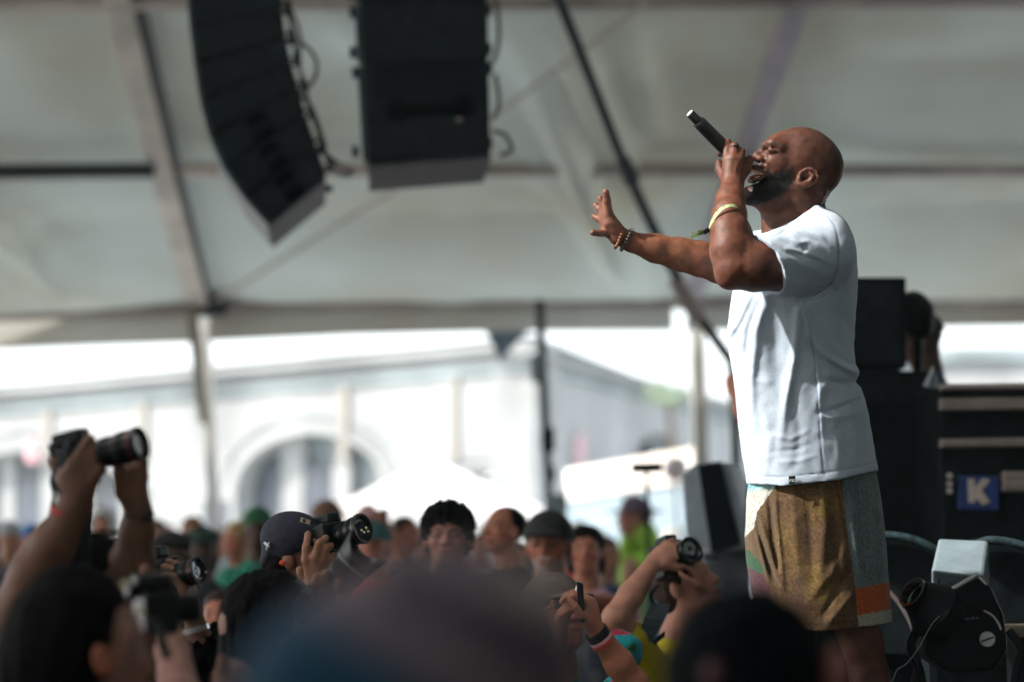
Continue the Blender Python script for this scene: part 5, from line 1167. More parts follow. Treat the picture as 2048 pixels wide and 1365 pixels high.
# right hand: palm up under the lens, thumb in front
S.ell(b(262, 975, .04), (.030, .047, .022), axes(8), k=.012); S.cone(b(277, 1025, .05), b(270, 995, .045), .026, .027, k=.012)
for i, (x0, y0, x1, y1, z1) in enumerate([(248, 950, 243, 925, .055), (262, 945, 262, 918, .06), (274, 945, 276, 915, .055), (285, 955, 286, 925, .045)]):
    S.cone(b(262+i*4, 985, .045), b(x0, y0, .045), .014, .012, k=.01); S.chain([b(x0, y0, .045), b(x1, y1, z1), b(x1-6, y1-12, z1+.018)], [.012, .0105, .0095], k=.004)
S.chain([b(246, 985, .03), b(240, 952, .012), b(236, 925, -.005)], [.018, .0135, .0115], k=.008)
def colB(V):
    c = face_col(V, cB, frB, 1, (.150, .072, .046)); x, y, d = to_px(V); n = vnoise(V, 25); c = mixc(c, (.20, .085, .055), ((y < 1000) & (x > 205))*.5); c = mixc(c, (.11, .055, .034), sm(n, 0, 1)*.4); return c
S.build('body', M_skin2, pB, colB)
T = SDF(.008, .02); torso(T, cB, frB, 1.0, .014); T.cone(cB - Z*.05, cB - Z*.165, .06, .066, k=.01, op='s'); T.chain([shB - sdB*.15, b(60, 1310, .11)], [.075, .07], k=.03); T.chain([shB + sdB*.15, b(286, 1330, .14)], [.075, .066], k=.03); T.build('shirt', mat('shirt_dark_navy', (.012, .016, .025), .9), pB)
P_ = SDF(.012, .03); hp = np.array([shB[0], shB[1], shB[2]-.55]); P_.ell(hp, (.18, .14, .13))
for z in (-1, 1): P_.chain([hp + sdB*z*.09, hp*[1, 1, 0] + Z*.1 + sdB*z*.09], [.1, .06], k=.03)
P_.build('trousers', mat('trousers_dark', (.02, .025, .035), .9), pB); hair_mesh(cB, frB, 1.0, 'short', HAIRM['black'], pB)
hm = HAIRM['black']
strands('loose_hair', pB, hm, lambda: bez([cB + np.array([rng.uniform(-.06, .06), rng.uniform(-.05, .05), .118]), cB + np.array([rng.uniform(-.07, .07), 0, .128]), cB + np.array([rng.uniform(-.08, .08), 0, .132])], 3), 90)
# arm hair catching the light
ab = MB()
for _ in range(900):
    t = rng.uniform(0, 1); e = rng.choice([0, 1]); A_, B_, ra, rb = ((b(40, 1222, .02), b(140, 1030, 0), .052, .032), (b(262, 1190, .10), b(276, 1035, .05), .044, .028))[e]
    c_ = A_ + (B_-A_)*t; dv = (B_-A_)/np.linalg.norm(B_-A_); th = rng.uniform(0, 6.28); o1 = np.cross(dv, BACK); o1 /= np.linalg.norm(o1); o2 = np.cross(dv, o1); n_ = o1*math.cos(th) + o2*math.sin(th)
    p0 = c_ + n_*(ra + (rb-ra)*t)*1.0; p1 = p0 + (n_*.6 + dv*rng.uniform(.2, .9) + rng.normal(0, .2, 3))*.010; w = np.cross(p1-p0, BACK); w = w/np.linalg.norm(w)*.0002; ab.quad(p0-w, p0+w, p1+w, p1-w)
ab.build('arm_hair', mat('arm_hair', (.20, .13, .08), .5), pB)
o = ringband(b(133, 1032, -.002), b(140, 1028)-b(108, 1085), .0335, .012, mat('red_band', (.42, .015, .03), .6, noise=.3, nscale=150), 'wristband', pB, ry=.030)
o = ringband(b(276, 1030, .05), b(277, 1025, .05)-b(266, 1120, .08), .0285, .015, mat('watch_strap', (.006, .012, .018), .5), 'wristwatch', pB, ry=.026)
sb2 = MB().tube([b(284, 1040, .022), b(298, 1034, .02), b(306, 1024, .022)], [.006, .0075, .006], 8).build('watch_strap_end', mat('watch_strap'), pB); 
axB = RIGHT*.93 + UP*.25 + BACK*.30
cB1, bcB = camera_prop(b(283, 887, -.03), axB, UP, .112, .0315, 'long black lens camera held highest above the crowd on the left', bodyw=.062, bodyh=.064, glass=(.55, .57, .58), flare=1.06)  # pale glass colour stands for a white reflection in the lens
stm = mat('camera_strap', (.010, .022, .030), .75, noise=.3, nscale=80)
ribbon(bez([b(136, 880, -.02), b(122, 915, -.03), b(108, 945, -.03), b(104, 965, -.03), b(109, 990, -.02), b(104, 1015, -.01), b(102, 1040, .0), b(110, 1100, .06)], 5), [RIGHT*.009 + BACK*.003]*36, .001).build('strap', stm, cB1)
ribbon(bez([b(104, 955, -.03), b(118, 985, -.02), b(130, 1000, -.0), b(140, 1040, .05)], 5), [RIGHT*.006]*16, .001).build('strap', stm, cB1)
ribbon(bez([b(200, 960, .03), b(186, 985, .02), b(178, 1005, .02), b(174, 1050, .02), b(168, 1100, .02), b(172, 1180, .05)], 5), [RIGHT*(.006 if i < 10 else .024) for i in range(26)], .001).build('strap', stm, cB1)
ribbon(bez([b(152, 1070, .02), b(146, 1100, .02), b(136, 1160, .03)], 5), [RIGHT*.012]*11, .001).build('strap', stm, cB1)

# ===== near dark haired photographer in profile, lower left corner
dA = 3.9; a_ = q_(dA)
pA = thing('person', tuple(a_(150, 1700)*[1, 1, 0]), 'dark haired photographer in profile in the lower left corner, ear and cheek lit warm', 'person', 'crowd watching the concert')
S = SDF(.005, .012); cA = a_(183, 1312, .01); frA = frame(-42, 2, 4); head_prims(S, cA, frA, 1.02); torso(S, cA, frA, 1.0)
S.ell(a_(254, 1285, -.03), (.014, .028, .02), axes(-8), k=.025)
S.chain([a_(420, 1500, .15), a_(360, 1400, .3), a_(345, 1300, .5), a_(330, 1230, .68)], [.048, .038, .030, .024], k=.015); S.ell(a_(322, 1205, .7), (.028, .03, .024))
S.chain([a_(312, 1195, .7), a_(296, 1168, .68), a_(290, 1140, .67)], [.013, .0125, .011], k=.006); S.chain([a_(322, 1195, .7), a_(318, 1172, .68), a_(340, 1166, .67)], [.013, .012, .0105], k=.006); S.chain([a_(312, 1205, .7), a_(306, 1190, .66), a_(330, 1188, .65)], [.013, .012, .0105], k=.006)
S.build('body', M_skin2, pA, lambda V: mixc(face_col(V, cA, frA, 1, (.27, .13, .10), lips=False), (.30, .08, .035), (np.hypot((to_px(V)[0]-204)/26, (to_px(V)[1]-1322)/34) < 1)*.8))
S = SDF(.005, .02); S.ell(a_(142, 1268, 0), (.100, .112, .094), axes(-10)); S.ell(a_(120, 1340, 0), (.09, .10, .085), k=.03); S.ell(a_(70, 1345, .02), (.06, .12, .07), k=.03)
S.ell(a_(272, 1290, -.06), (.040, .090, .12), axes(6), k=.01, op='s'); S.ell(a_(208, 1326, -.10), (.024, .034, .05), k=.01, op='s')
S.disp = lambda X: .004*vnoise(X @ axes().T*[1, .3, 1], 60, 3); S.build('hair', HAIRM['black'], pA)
S = SDF(.004, .006); S.ell(a_(204, 1322, -.088), (.016, .027, .010), axes(15)); S.ell(a_(206, 1320, -.098), (.008, .015, .008), axes(15), k=.004, op='s'); S.build('ear', mat('backlit_ear', (.30, .085, .04), .5, sss=0), pA)  # warm orange stands for backlight through the ear, on the body mesh too
T = SDF(.01, .02); torso(T, cA, frA, 1.05, .02); T.build('shirt', mat('shirt_black', (.010, .014, .018), .9), pA)
for z in (-1, 1): pass
MB().tube([a_(249, 1162, -.06), a_(249, 1172, -.06)], .0055, 10).build('hinge_glint', mat('gold_glint', (.75, .68, .40), .35), pA); MB().tube([a_(280, 1219, -.03), a_(281, 1230, -.03)], .0060, 10).build('corner_glint', mat('gold_glint'), pA)  # pale blobs modelled as glints on the glasses, no frame built
for z in (-1, 1):
    T = SDF(.012, .02); T.chain([a_(150, 1262)*[1, 1, 0] + Z*.9 + RIGHT*z*.1, a_(150, 1262)*[1, 1, 0] + Z*.06 + RIGHT*z*.1], [.1, .06]); T.build('leg', mat('trousers_dark'), pA)
camA, _ = camera_prop(a_(392, 1215, .2), RIGHT*.9 + UP*.05 - BACK*.4, UP, .04, .026, 'blurred black camera with dangling straps in front of the corner photographer face', red=False, bodyw=.085, bodyh=.075)
ribbon(bez([a_(300, 1235), a_(318, 1262), a_(326, 1290), a_(336, 1320)], 4), [RIGHT*.018]*13, .001).build('strap', mat('grey_strap', (.05, .055, .055), .7), camA)
MB().tube(bez([a_(300, 1225, .15), a_(312, 1212, .15), a_(325, 1204, .15), a_(338, 1205, .15)], 5), .006, 8).build('mount_arm', mat('grey_strap'), camA)

# ===== camera and hand between them
dC = 5.6; c_ = q_(dC)
pC = thing('person', tuple(c_(405, 1700)*[1, 1, 0]), 'curly dark haired person low in the crowd, clear bracelet on the lifted hand', 'person', 'crowd watching the concert')
S = SDF(.005, .012); cC = c_(410, 1370, .05); frC = frame(30, 10); head_prims(S, cC, frC); shC, sdC, F3C, ywC = torso(S, cC, frC, 1.0)
S.chain([shC + sdC*.15, c_(440, 1390, .05), c_(404, 1300, .02), c_(390, 1245, 0)], [.05, .042, .036, .025], k=.015); hand(S, c_(388, 1240, 0), c_(377, 1190, 0)-c_(388, 1240, 0), -BACK*.2 - RIGHT, -1, (15, 35, 30), thumb_out=30)
S.build('body', M_skin2, pC, lambda V: face_col(V, cC, frC, 1, (.20, .10, .065))); hair_mesh(cC, frC, 1.02, 'curly', HAIRM['black'], pC)
strands('loose_hair', pC, HAIRM['black'], lambda: bez([cC + (lambda v: v/np.linalg.norm(v))(rng.normal(0, 1, 3) + Z)*.11 + rng.normal(0, .01, 3) for _ in range(3)], 4), 160, .0004)
T = SDF(.01, .02); torso(T, cC, frC, 1.0, .014); T.cone(shC - Z*.5, shC*[1, 1, 0] + Z*.1, .16, .12, k=.03); T.build('shirt', mat('shirt_black'), pC)
clear = mat('clear_bracelet', (.55, .58, .58), .15, trans=.5); ringband(c_(392, 1258, 0), c_(388, 1240)-c_(404, 1300), .030, .012, clear, 'bracelet', pC); MB().tube([c_(402, 1244, -.01), c_(407, 1252, -.01), c_(400, 1258, -.01)], .003, 6).build('bracelet_bead', clear, pC)
camC, _ = camera_prop(c_(399, 1141, -.02), RIGHT*.88 + UP*.24 + BACK*.42, UP, .085, .030, 'short zoom lens camera pointing up right between the raised arms and the seated hair', bodyw=.11, glass=(.03, .04, .05))
for (x, y) in ((386, 1146), (411, 1145), (400, 1158)): MB().tube([c_(x, y, -.045), c_(x+2, y-1, -.045)], .0016, 6).build('lens_glint', mat('glint', (.8, .75, .45), .2), camC)  # gold studs modelled as glints on the lens

# ===== dark haired person seen from behind with a hooded lens
dD = 5.3; e_ = q_(dD)
pD = thing('person', tuple(e_(530, 1700)*[1, 1, 0]), 'long dark haired person seen from behind, fingers wrapped on a hooded camera lens', 'person', 'crowd watching the concert')
S = SDF(.005, .012); cD = e_(528, 1268, .01); frD = frame(-40, 15, 0); head_prims(S, cD, frD, .95); shD, sdD, F3D, ywD = torso(S, cD, frD, .95)
S.chain([shD + sdD*.14, e_(690, 1400, .1), e_(660, 1260, 0), e_(652, 1225, -.01)], [.05, .04, .033, .025], k=.015)
for i, (x0, y0, x1, y1, x2, y2) in enumerate([(640, 1196, 628, 1168, 634, 1152), (650, 1190, 646, 1162, 652, 1146), (668, 1200, 673, 1172, 678, 1160)]): S.chain([e_(652, 1225, -.01), e_(x0, y0, -.02), e_(x1, y1, -.04), e_(x2, y2, -.045)], [.022, .0125, .0105, .0095], k=.006)
S.chain([e_(690, 1240, .0), e_(684, 1215, -.02), e_(676, 1195, -.04)], [.016, .0125, .010], k=.006)
S.build('body', M_skin2, pD, lambda V: face_col(V, cD, frD, 1, (.20, .09, .065)))
S = SDF(.004, .02); S.ell(e_(520, 1226, 0), (.086, .094, .092), axes(-8)); S.ell(e_(500, 1290, -.01), (.060, .095, .08), k=.03); S.cone(e_(500, 1310, -.01), e_(505, 1480, -.02), .066, .05, k=.03); S.ell(e_(566, 1180, 0), (.040, .036, .07), axes(-40), k=.03)
S.ell(e_(622, 1270, .03), (.05, .08, .10), k=.01, op='s'); S.disp = lambda X: .0045*vnoise(X @ axes().T*[1, .25, 1], 90, 4) + .002*vnoise(X @ axes().T*[1, .2, 1], 220, 5)
S.build('hair', HAIRM['black'], pD)
def flD():
    t = rng.uniform(-2.6, .9); o = np.array([math.sin(t), math.cos(t)]); p = e_(520 + 76*o[0]*1.0, 1224 - 84*o[1], rng.uniform(-.03, .03)); dr = RIGHT*(o[1]*rng.choice([-1, 1]) + o[0]*.5) + UP*(o[1]*.5 - o[0]*.2) + rng.normal(0, .25, 3)
    return bez([p, p + dr*.012 + UP*.005, p + dr*.026 + UP*rng.uniform(-.002, .010), p + dr*.036 + UP*rng.uniform(-.008, .012)], 3)
strands('loose_hair', pD, HAIRM['brown'], flD, 170, .00022)
T = SDF(.01, .02); torso(T, cD, frD, .95, .014); T.cone(shD - Z*.5, shD*[1, 1, 0] + Z*.1, .16, .12, k=.03); T.build('shirt', mat('shirt_black'), pD)
axD = RIGHT*.62 + UP*.74 + BACK*.10
camD, _ = camera_prop(e_(716, 1118, -.02), axD, RIGHT*-.7 + UP*.6, .12, .0385, 'black camera lens with scalloped hood aimed up from the centre of the crowd', hood=True, bodyw=.12)
MB().lathe(e_(716, 1118, -.02), e_(716, 1118, -.02) + axD, [(-.018, .040), (-.018, .0422), (-.014, .0422), (-.014, .040)], 36).build('silver_band', mat('grey_band', (.22, .23, .24), .4), camD)
dG = 4.6; g_ = q_(dG)
pG = thing('person', tuple(g_(455, 1900)*[1, 1, 0]), 'person mostly below the photo, only a clenched hand showing at the bottom centre left', 'person', 'crowd watching the concert')
S = SDF(.005, .01); S.ell(g_(462, 1358), (.036, .040, .026), k=.01)
for i, (x, y, xt, yt) in enumerate([(446, 1336, 443, 1318), (474, 1340, 482, 1330), (487, 1346, 494, 1341), (496, 1360, 503, 1356)]): S.chain([g_(x-2, y+24, 0), g_(x, y, -.015), g_(xt, yt, -.018)], [.014, .0125, .010], k=.006)
S.chain([g_(462, 1385), g_(470, 1450, .03), g_(480, 1540, .12)], [.03, .034, .042], k=.02); cG = g_(520, 1490, .25); frG = frame(10, 0); head_prims(S, cG, frG, .95); shG, sdG, _, _ = torso(S, cG, frG, .95); S.cone(g_(480, 1540, .12), shG, .045, .055, k=.02)
S.build('body', M_skin2, pG, lambda V: face_col(V, cG, frG, 1, (.18, .085, .058))); T = SDF(.012, .02); torso(T, cG, frG, .95, .016); T.cone(shG - Z*.4, shG*[1, 1, 0] + Z*.1, .15, .1, k=.03); T.build('shirt', mat('shirt_black'), pG)

# ===== young man in a backwards cap with camera at his eye
dE = 6.5; f_ = q_(dE)
pE = thing('person', tuple(f_(590, 1700)*[1, 1, 0]), 'young man in a backwards navy cap pressing a camera to his face with one hand', 'person', 'crowd watching the concert')
S = SDF(.005, .012); cE = f_(603, 1110, 0); frE = frame(22, 14, 0); head_prims(S, cE, frE, .98); shE, sdE, F3E, ywE = torso(S, cE, frE, 1.0)
S.chain([shE - sdE*-.15, f_(640, 1330, -.10), f_(622, 1235, -.13), f_(625, 1190, -.14)], [.055, .042, .036, .027], k=.015); S.ell(f_(632, 1148, -.135), (.024, .044, .026), axes(-8), k=.012)
for (x0, y0, x1, y1, x2, y2, z) in [(612, 1120, 612, 1096, 616, 1068, -.15), (630, 1115, 638, 1088, 652, 1076, -.155), (644, 1122, 652, 1098, 662, 1092, -.15), (650, 1135, 660, 1118, 667, 1112, -.14)]:
    S.chain([f_(626, 1170, -.14), f_(x0, y0, z), f_(x1, y1, z), f_(x2, y2, z+.02)], [.018, .0125, .0105, .0095], k=.006)
S.chain([f_(606, 1168, -.12), f_(600, 1140, -.12)], [.015, .011], k=.008)
S.build('body', M_skin2, pE, lambda V: mixc(face_col(V, cE, frE, .98, (.25, .115, .075)), (.30, .145, .09), (to_px(V)[2] < 6.43)*.7))
S = SDF(.005, .012); capfr = frame_tilt(frE, 0); S.ell(f_(588, 1080, 0), (.092, .076, .088), axes(-14)); S.ell(f_(618, 1138, -.02), (.082, .062, .12), axes(30), k=.006, op='s'); S.ell(f_(537, 1112, .0), (.020, .042, .06), axes(-18), k=.015)
S.build('cap', mat('navy_cap', (.018, .020, .038), .85, noise=.2, nscale=60), pE)
cb_ = MB(); q4 = [f_(602, 1035, -.088), f_(621, 1041, -.086), f_(619, 1050, -.093), f_(600, 1044, -.095)]; cb_.prism(q4, -BACK*-.003); bd_ = cb_.build('cap_badge', mat('tan_badge', (.42, .33, .22), .7), pE)
MB().prism([f_(606, 1038, -.094), f_(612, 1039, -.094), f_(611, 1046, -.097), f_(605, 1045, -.097)], BACK*.002).build('badge_mark', mat('navy_cap'), pE)
MB().tube([f_(529, 1086, -.06), f_(538, 1094, -.075)], .004, 6).build('side_logo', M_white, pE); MB().tube([f_(538, 1086, -.075), f_(533, 1100, -.066)], .003, 6).build('side_logo', M_white, pE)
S = SDF(.005, .01); S.ell(f_(556, 1128, 0), (.036, .045, .078), axes(-20)); S.cone(f_(545, 1140, 0), f_(520, 1170, 0), .035, .02); S.disp = lambda X: .004*vnoise(X, 80, 2); S.build('hair', HAIRM['black'], pE)
MB().tube([f_(560, 1125, -.085), f_(568, 1128, -.088)], .007, 10).build('ear_plug', mat('orange_plug', (.6, .06, .02), .5), pE)
T = SDF(.01, .02); torso(T, cE, frE, 1.0, .014); T.cone(cE - Z*.05, cE - Z*.165, .06, .066, k=.01, op='s'); T.cone(shE - Z*.5, shE*[1, 1, 0] + Z*.1, .15, .12, k=.03); T.build('shirt', mat('shirt_black'), pE)
camE, _ = camera_prop(f_(727, 1057, -.09), RIGHT*.78 + UP*.30 + BACK*.55, UP, .085, .037, 'camera with wide lens hood ring and painted gold glints, at the cap wearer eye', bodyw=.11, bodyh=.085, flare=1.12, red=False)
smooth_by_angle(MB().lathe(f_(727, 1057, -.09), f_(727, 1057, -.09) + RIGHT*.78 + UP*.30 + BACK*.55, [(.001, .0360), (.001, .0405), (-.010, .0410), (-.010, .036)], 36).build('front_rim', mat('rim_taupe', (.14, .12, .11), .35), camE), 30)
for (x, y) in ((722, 1062), (731, 1057), (727, 1066), (735, 1064)): MB().tube([f_(x, y, -.11), f_(x+3, y-2, -.11)], .003, 8).build('lens_glint', mat('glint'), camE)  # gold reflections in the lens painted as small bright studs

# ===== huge out-of-focus cap in front of everything
dF = 1.55; h_ = q_(dF); uF = U(dF)
pF = thing('person', tuple(h_(850, 2500)*[1, 1, 0]), 'very near out of focus head in a mauve and navy cap filling the bottom centre', 'person', 'crowd watching the concert')
S = SDF(.005, .012); cF = h_(850, 1600, .03); frF = frame(-60, 0); head_prims(S, cF, frF); torso(S, cF, frF, 1.0); S.build('body', M_skin2, pF, lambda V: face_col(V, cF, frF, 1, (.18, .085, .058)))
S = SDF(.006, .015); S.ell(h_(838, 1405, .02), (.100, .090, .098), axes(-14)); S.ell(h_(1000, 1290, .0), (.052, .048, .07), axes(-35), k=.03); S.ell(h_(935, 1160, .02), (.030, .018, .03), axes(-25), k=.025); S.ell(h_(620, 1420, .02), (.05, .06, .08), k=.03); S.ell(h_(850, 1560, .02), (.09, .04, .09), k=.02)
def colF(V):
    x, y, d = to_px(V); c = np.tile(np.array([.17, .130, .155]), (len(V), 1)); c = mixc(c, (.010, .055, .105), sm(1.5*(y-1270) - (x-760), -60, 170)); c = mixc(c, (.33, .295, .245), sm(x + .3*(y-1200), 960, 1080)*sm(-y, -1240, -1180)*.9)
    bd = np.abs((y-1195) - .55*(x-860)); c = mixc(c, (.030, .028, .045), np.exp(-((bd-20)/45)**2)*(x > 780)*.8); c = mixc(c, (.09, .08, .09), sm(y - .5*(x-900), 1330, 1400)*(x > 930)*.7); return c
S.build('cap', M_cloth_attr, pF, colF)
T = SDF(.012, .02); torso(T, cF, frF, 1.0, .02); T.cone(cF - Z*.7, cF*[1, 1, 0] + Z*.1, .16, .1, k=.03); T.build('shirt', mat('shirt_navy', (.012, .025, .05), .9), pF)

# ===== near dark head on the right
dO = 2.55; k_ = q_(dO)
pO = thing('person', tuple(k_(1500, 2200)*[1, 1, 0]), 'near dark haired head from behind blurring over the singer shorts, ear just showing', 'person', 'crowd watching the concert')
S = SDF(.005, .012); cO = k_(1498, 1450, .01); frO = frame(-75, 0); head_prims(S, cO, frO, 1.0); torso(S, cO, frO, 1.0); S.build('body', M_skin2, pO, lambda V: mixc(face_col(V, cO, frO, 1, (.20, .08, .065)), (.30, .09, .07), (to_px(V)[0] > 1620)*.7))
S = SDF(.005, .012); S.ell(k_(1495, 1340, 0), (.084, .088, .092), axes(-6)); S.ell(k_(1490, 1410, -.01), (.082, .09, .085), k=.03); S.disp = lambda X: .003*vnoise(X, 60, 3); S.build('hair', mat('hair_teal_black', (.003, .005, .007), .8, noise=.3, spec=.05), pO)
S = SDF(.004, .006).ell(k_(1428, 1350, -.082), (.012, .016, .010)); S.build('hair_clip', mat('clip_red', (.10, .025, .035), .5), pO); 
S = SDF(.004, .006).ell(k_(1670, 1350, -.035), (.014, .030, .015), axes(-8)); S.build('ear', mat('ear_pink', (.36, .13, .105), .5), pO)
T = SDF(.012, .02); torso(T, cO, frO, 1.0, .014); T.cone(cO - Z*.7, cO*[1, 1, 0] + Z*.1, .15, .1, k=.03); T.build('shirt', mat('shirt_black'), pO)
# ===== photographer in yellow, right
m_ = q_(7.6)
def armspec(el, wr, **k): return [el, wr, k]
def yellow(V):
    x, y, d = to_px(V); c = np.tile(np.array([.42, .34, .015]), (len(V), 1)); c = c*(1 + .2*vnoise(V, 14, 2)[:, None]); return mixc(c, (.6, .6, .55), (y < 1205)*1.0)
make_person(1372, 1172, 7.6, 30, 'photographer in a yellow shirt twisting up with a camera, bent bare elbow out', 'pink', 'short', 'brown', shirt_col=yellow, pitch=25, vox=.006,
    arms={-1: armspec(m_(1232, 1236, -.25), m_(1305, 1128, -.12), dir=m_(1345, 1100, -.1)-m_(1305, 1128, -.12), n=UP*-.4-BACK*.8+RIGHT*.2, thumb=-1, curl=(30, 45, 30)),
          1: armspec(m_(1452, 1260, .0), m_(1412, 1180, -.05), dir=m_(1392, 1130, -.08)-m_(1412, 1180, -.05), n=-RIGHT-BACK*.3, thumb=1, curl=(30, 45, 30))})
camM, _ = camera_prop(m_(1384, 1100, -.12), RIGHT*.45 + UP*.35 + BACK*.62, UP, .075, .039, 'black camera with fat round lens raised by the photographer in yellow', bodyw=.13, bodyh=.11, red=False, flare=1.1)
ribbon(bez([m_(1318, 1170, -.16), m_(1302, 1188, -.17), m_(1306, 1205, -.17), m_(1316, 1212, -.18)], 4), [RIGHT*.014]*13, .001).build('strap', stm, camM)
ribbon(bez([m_(1322, 1208, -.20), m_(1308, 1240, -.24), m_(1290, 1285, -.25)], 4), [RIGHT*.058, RIGHT*.062, RIGHT*.064, RIGHT*.064, RIGHT*.064, RIGHT*.06, RIGHT*.055, RIGHT*.05, RIGHT*.04], .002).build('strap_pad', stm, camM)
ribbon(bez([m_(1330, 1268, -.2), m_(1300, 1292, -.24), m_(1275, 1310, -.24)], 4), [UP*.018]*9, .001).build('strap', stm, camM)
# ===== person filming, turquoise flowered shirt
n_ = q_(6.7)
def flower(V):
    x, y, d = to_px(V); a = vnoise(V, 26, 4); b2 = vnoise(V, 34, 8); c = np.tile(np.array([.012, .30, .34]), (len(V), 1)); c = mixc(c, (.40, .03, .06), (a > .42)*1.0); c = mixc(c, (.03, .12, .05), (b2 > .40)*1.0); return mixc(c, (.02, .04, .06), (a < -.55)*1.0)
rN, cN, fN = make_person(1112, 1232, 6.9, 60, 'person in a taupe cap and turquoise flowered shirt filming with a phone, black watch', 'red', hat='cap', hatc=(.12, .09, .085), shirt_col=flower, pitch=15, vox=.006, glasses=True,
    arms={-1: armspec(n_(1060, 1420, 0), n_(1120, 1290, -.1), dir=UP, n=RIGHT, curl=(40, 50, 30)),
          1: armspec(n_(1268, 1370, -.08), n_(1192, 1262, -.12), dir=n_(1178, 1200, -.12)-n_(1192, 1262, -.12), n=-RIGHT-BACK*.3, thumb=1, curl=(45, 50, 30))})
S = SDF(.005, .01); S.ell(cN + fN[0]*.092 + fN[1]*.004 - fN[2]*.032, (.008, .020, .028), fN); S.ell(cN + fN[0]*.092 + fN[1]*.004 + fN[2]*.032, (.008, .020, .028), fN, k=.004); S.build('sunglasses', M_blackg, rN)
ringband(n_(1196, 1270, -.119), n_(1192, 1262, -.12)-n_(1268, 1370, -.08), .031, .028, mat('watch_black', (.008, .009, .011), .4), 'wristwatch', rN)
ringband(n_(1206, 1285, -.117), n_(1192, 1262, -.12)-n_(1268, 1370, -.08), .0325, .012, mat('coral_band', (.5, .07, .06), .6), 'wristband', rN); ringband(n_(1202, 1279, -.118), n_(1192, 1262, -.12)-n_(1268, 1370, -.08), .032, .008, mat('pink_band', (.6, .35, .33), .6), 'wristband', rN)
ph = MB().prism([n_(1152, 1162, -.15), n_(1166, 1166, -.15), n_(1170, 1245, -.15), n_(1158, 1245, -.15)], -BACK*-.02).build('phone', M_blackg, bevel=.004); tag(ph, 'black phone edge on, held up by the person in turquoise', 'phone', 'phones raised in the crowd')
lp = MB().tube([n_(1154, 1172, -.135), n_(1152, 1182, -.135)], .003, 6).build('camera_lens', M_steel); lp.parent = ph
S = SDF(.006, .02); S.ell(n_(1240, 1302, .12), (.065, .060, .06), axes(-35)); S.disp = lambda X: .006*vnoise(X, 25, 3); S.build('sleeve', M_cloth_attr, rN, flower)
# ===== middle distance people behind them
def speck(V):
    c = np.tile(np.array([.26, .30, .34]), (len(V), 1)); a = vnoise(V, 20, 4); return mixc(c, (.06, .09, .16), sm(a, .1, .5)*.8)
jn = q_(9.9)
rJ, _, _ = make_person(1097, 1094, 9.9, 100, 'grey moustached man in a black cap and speckled grey shirt, red band on his forearm', 'red', 'short', 'grey', hat='cap', hatc=(.012, .012, .016), shirt_col=speck, g=1.2, beard=(.32, .26, .24), glasses=2,
    arms={-1: armspec(jn(1248, 1225, .05), jn(1175, 1200, -.15), dir=-RIGHT, n=-UP, curl=(20, 30, 20)), 1: armspec(jn(1000, 1290, .1), jn(1010, 1400, .0))})
ringband(jn(1208, 1210, -.06), jn(1175, 1200, -.15)-jn(1248, 1225, .05), .040, .05, mat('red_band2', (.5, .04, .03), .6), 'wristband', rJ)
make_person(1007, 1062, 11.2, 140, 'man with receding dark hair in a black T-shirt glancing up left of the mast', 'red', 'receding', 'black', shirt=(.012, .014, .016), g=1.05, pitch=12)
make_person(895, 1078, 8.8, 92, 'man with thick dark curly hair and glasses, lower face hidden by the near cap', 'pink', 'curly', 'black', shirt=(.05, .09, .45), g=1.02, glasses=2, vox=.006)
make_person(1172, 1102, 10.8, 95, 'dark haired woman with a bob and pink top smiling beside the capped man', 'red', 'bob', 'black', shirt=(.5, .28, .32), g=.98)
ln = q_(16.0)
rL, _, _ = make_person(1268, 1036, 16.0, 165, 'person in a lime green jacket and wide brimmed purple hat turned to the left', 'pink', 'short', 'brown', hat='widehat', hatc=(.13, .085, .13), shirt=(.30, .55, .06), g=1.12,
    arms={1: armspec(ln(1262, 1130, -.3), ln(1254, 1170, -.35)), -1: armspec(ln(1330, 1160, .1), ln(1330, 1250, .1))})
S = SDF(.01, .02); S.ell(ln(1290, 1100, .02), (.112, .215, .14), axes(6), k=.02); S.ell(ln(1252, 1110, -.1), (.05, .14, .06), k=.02); S.build('jacket', mat('lime_jacket', (.30, .55, .05), .8, noise=.2, nscale=12), rL)
make_person(1215, 1110, 15.0, 60, 'man in a navy top just left of the lime jacket', 'tan', 'short', 'black', shirt=(.03, .05, .10))
# stage crew
make_person(1535, 668, 9.4, 200, 'stage hand in a black T-shirt mostly hidden behind the singer back, one arm showing', 'red', 'short', 'blond', shirt=(.010, .014, .02), base_z=.9, group='stage crew', g=1.0,
    arms={1: armspec(Pn(1474, 765, 9.2), Pn(1480, 800, 9.0)), -1: armspec(Pn(1600, 780, 9.6), Pn(1590, 850, 9.5))})
rq, cq, fq = make_person(1842, 682, 10.4, 185, 'crew member in a black cap at the back of the stage beside the tower', 'brown', hat='cap', hatc=(.008, .010, .014), shirt=(.008, .011, .016), base_z=.9, group='stage crew', g=.95, glasses=True, pitch=-12)
MB().tube([Pn(1873, 748, 10.2), Pn(1880, 756, 10.2)], .02, 10).build('shirt_badge', M_blue, rq)
# dark light fitting on top of the tower, beside the crew member
lf = thing('par_lamp', P(1838, 640, 9.9), 'black rounded lamp on a stand between the speaker tower and the tent edge', 'lamp')
S = SDF(.008, .02).ell(Pn(1834, 628, 9.8), (.070, .075, .08)); S.cone(Pn(1826, 612, 9.8), Pn(1838, 650, 9.8), .06, .062); S.build('housing', M_black, lf)
MB().tube([Pn(1836, 650, 9.8), P(1838, 1300, 9.8)], .02).build('stand', M_black, lf)
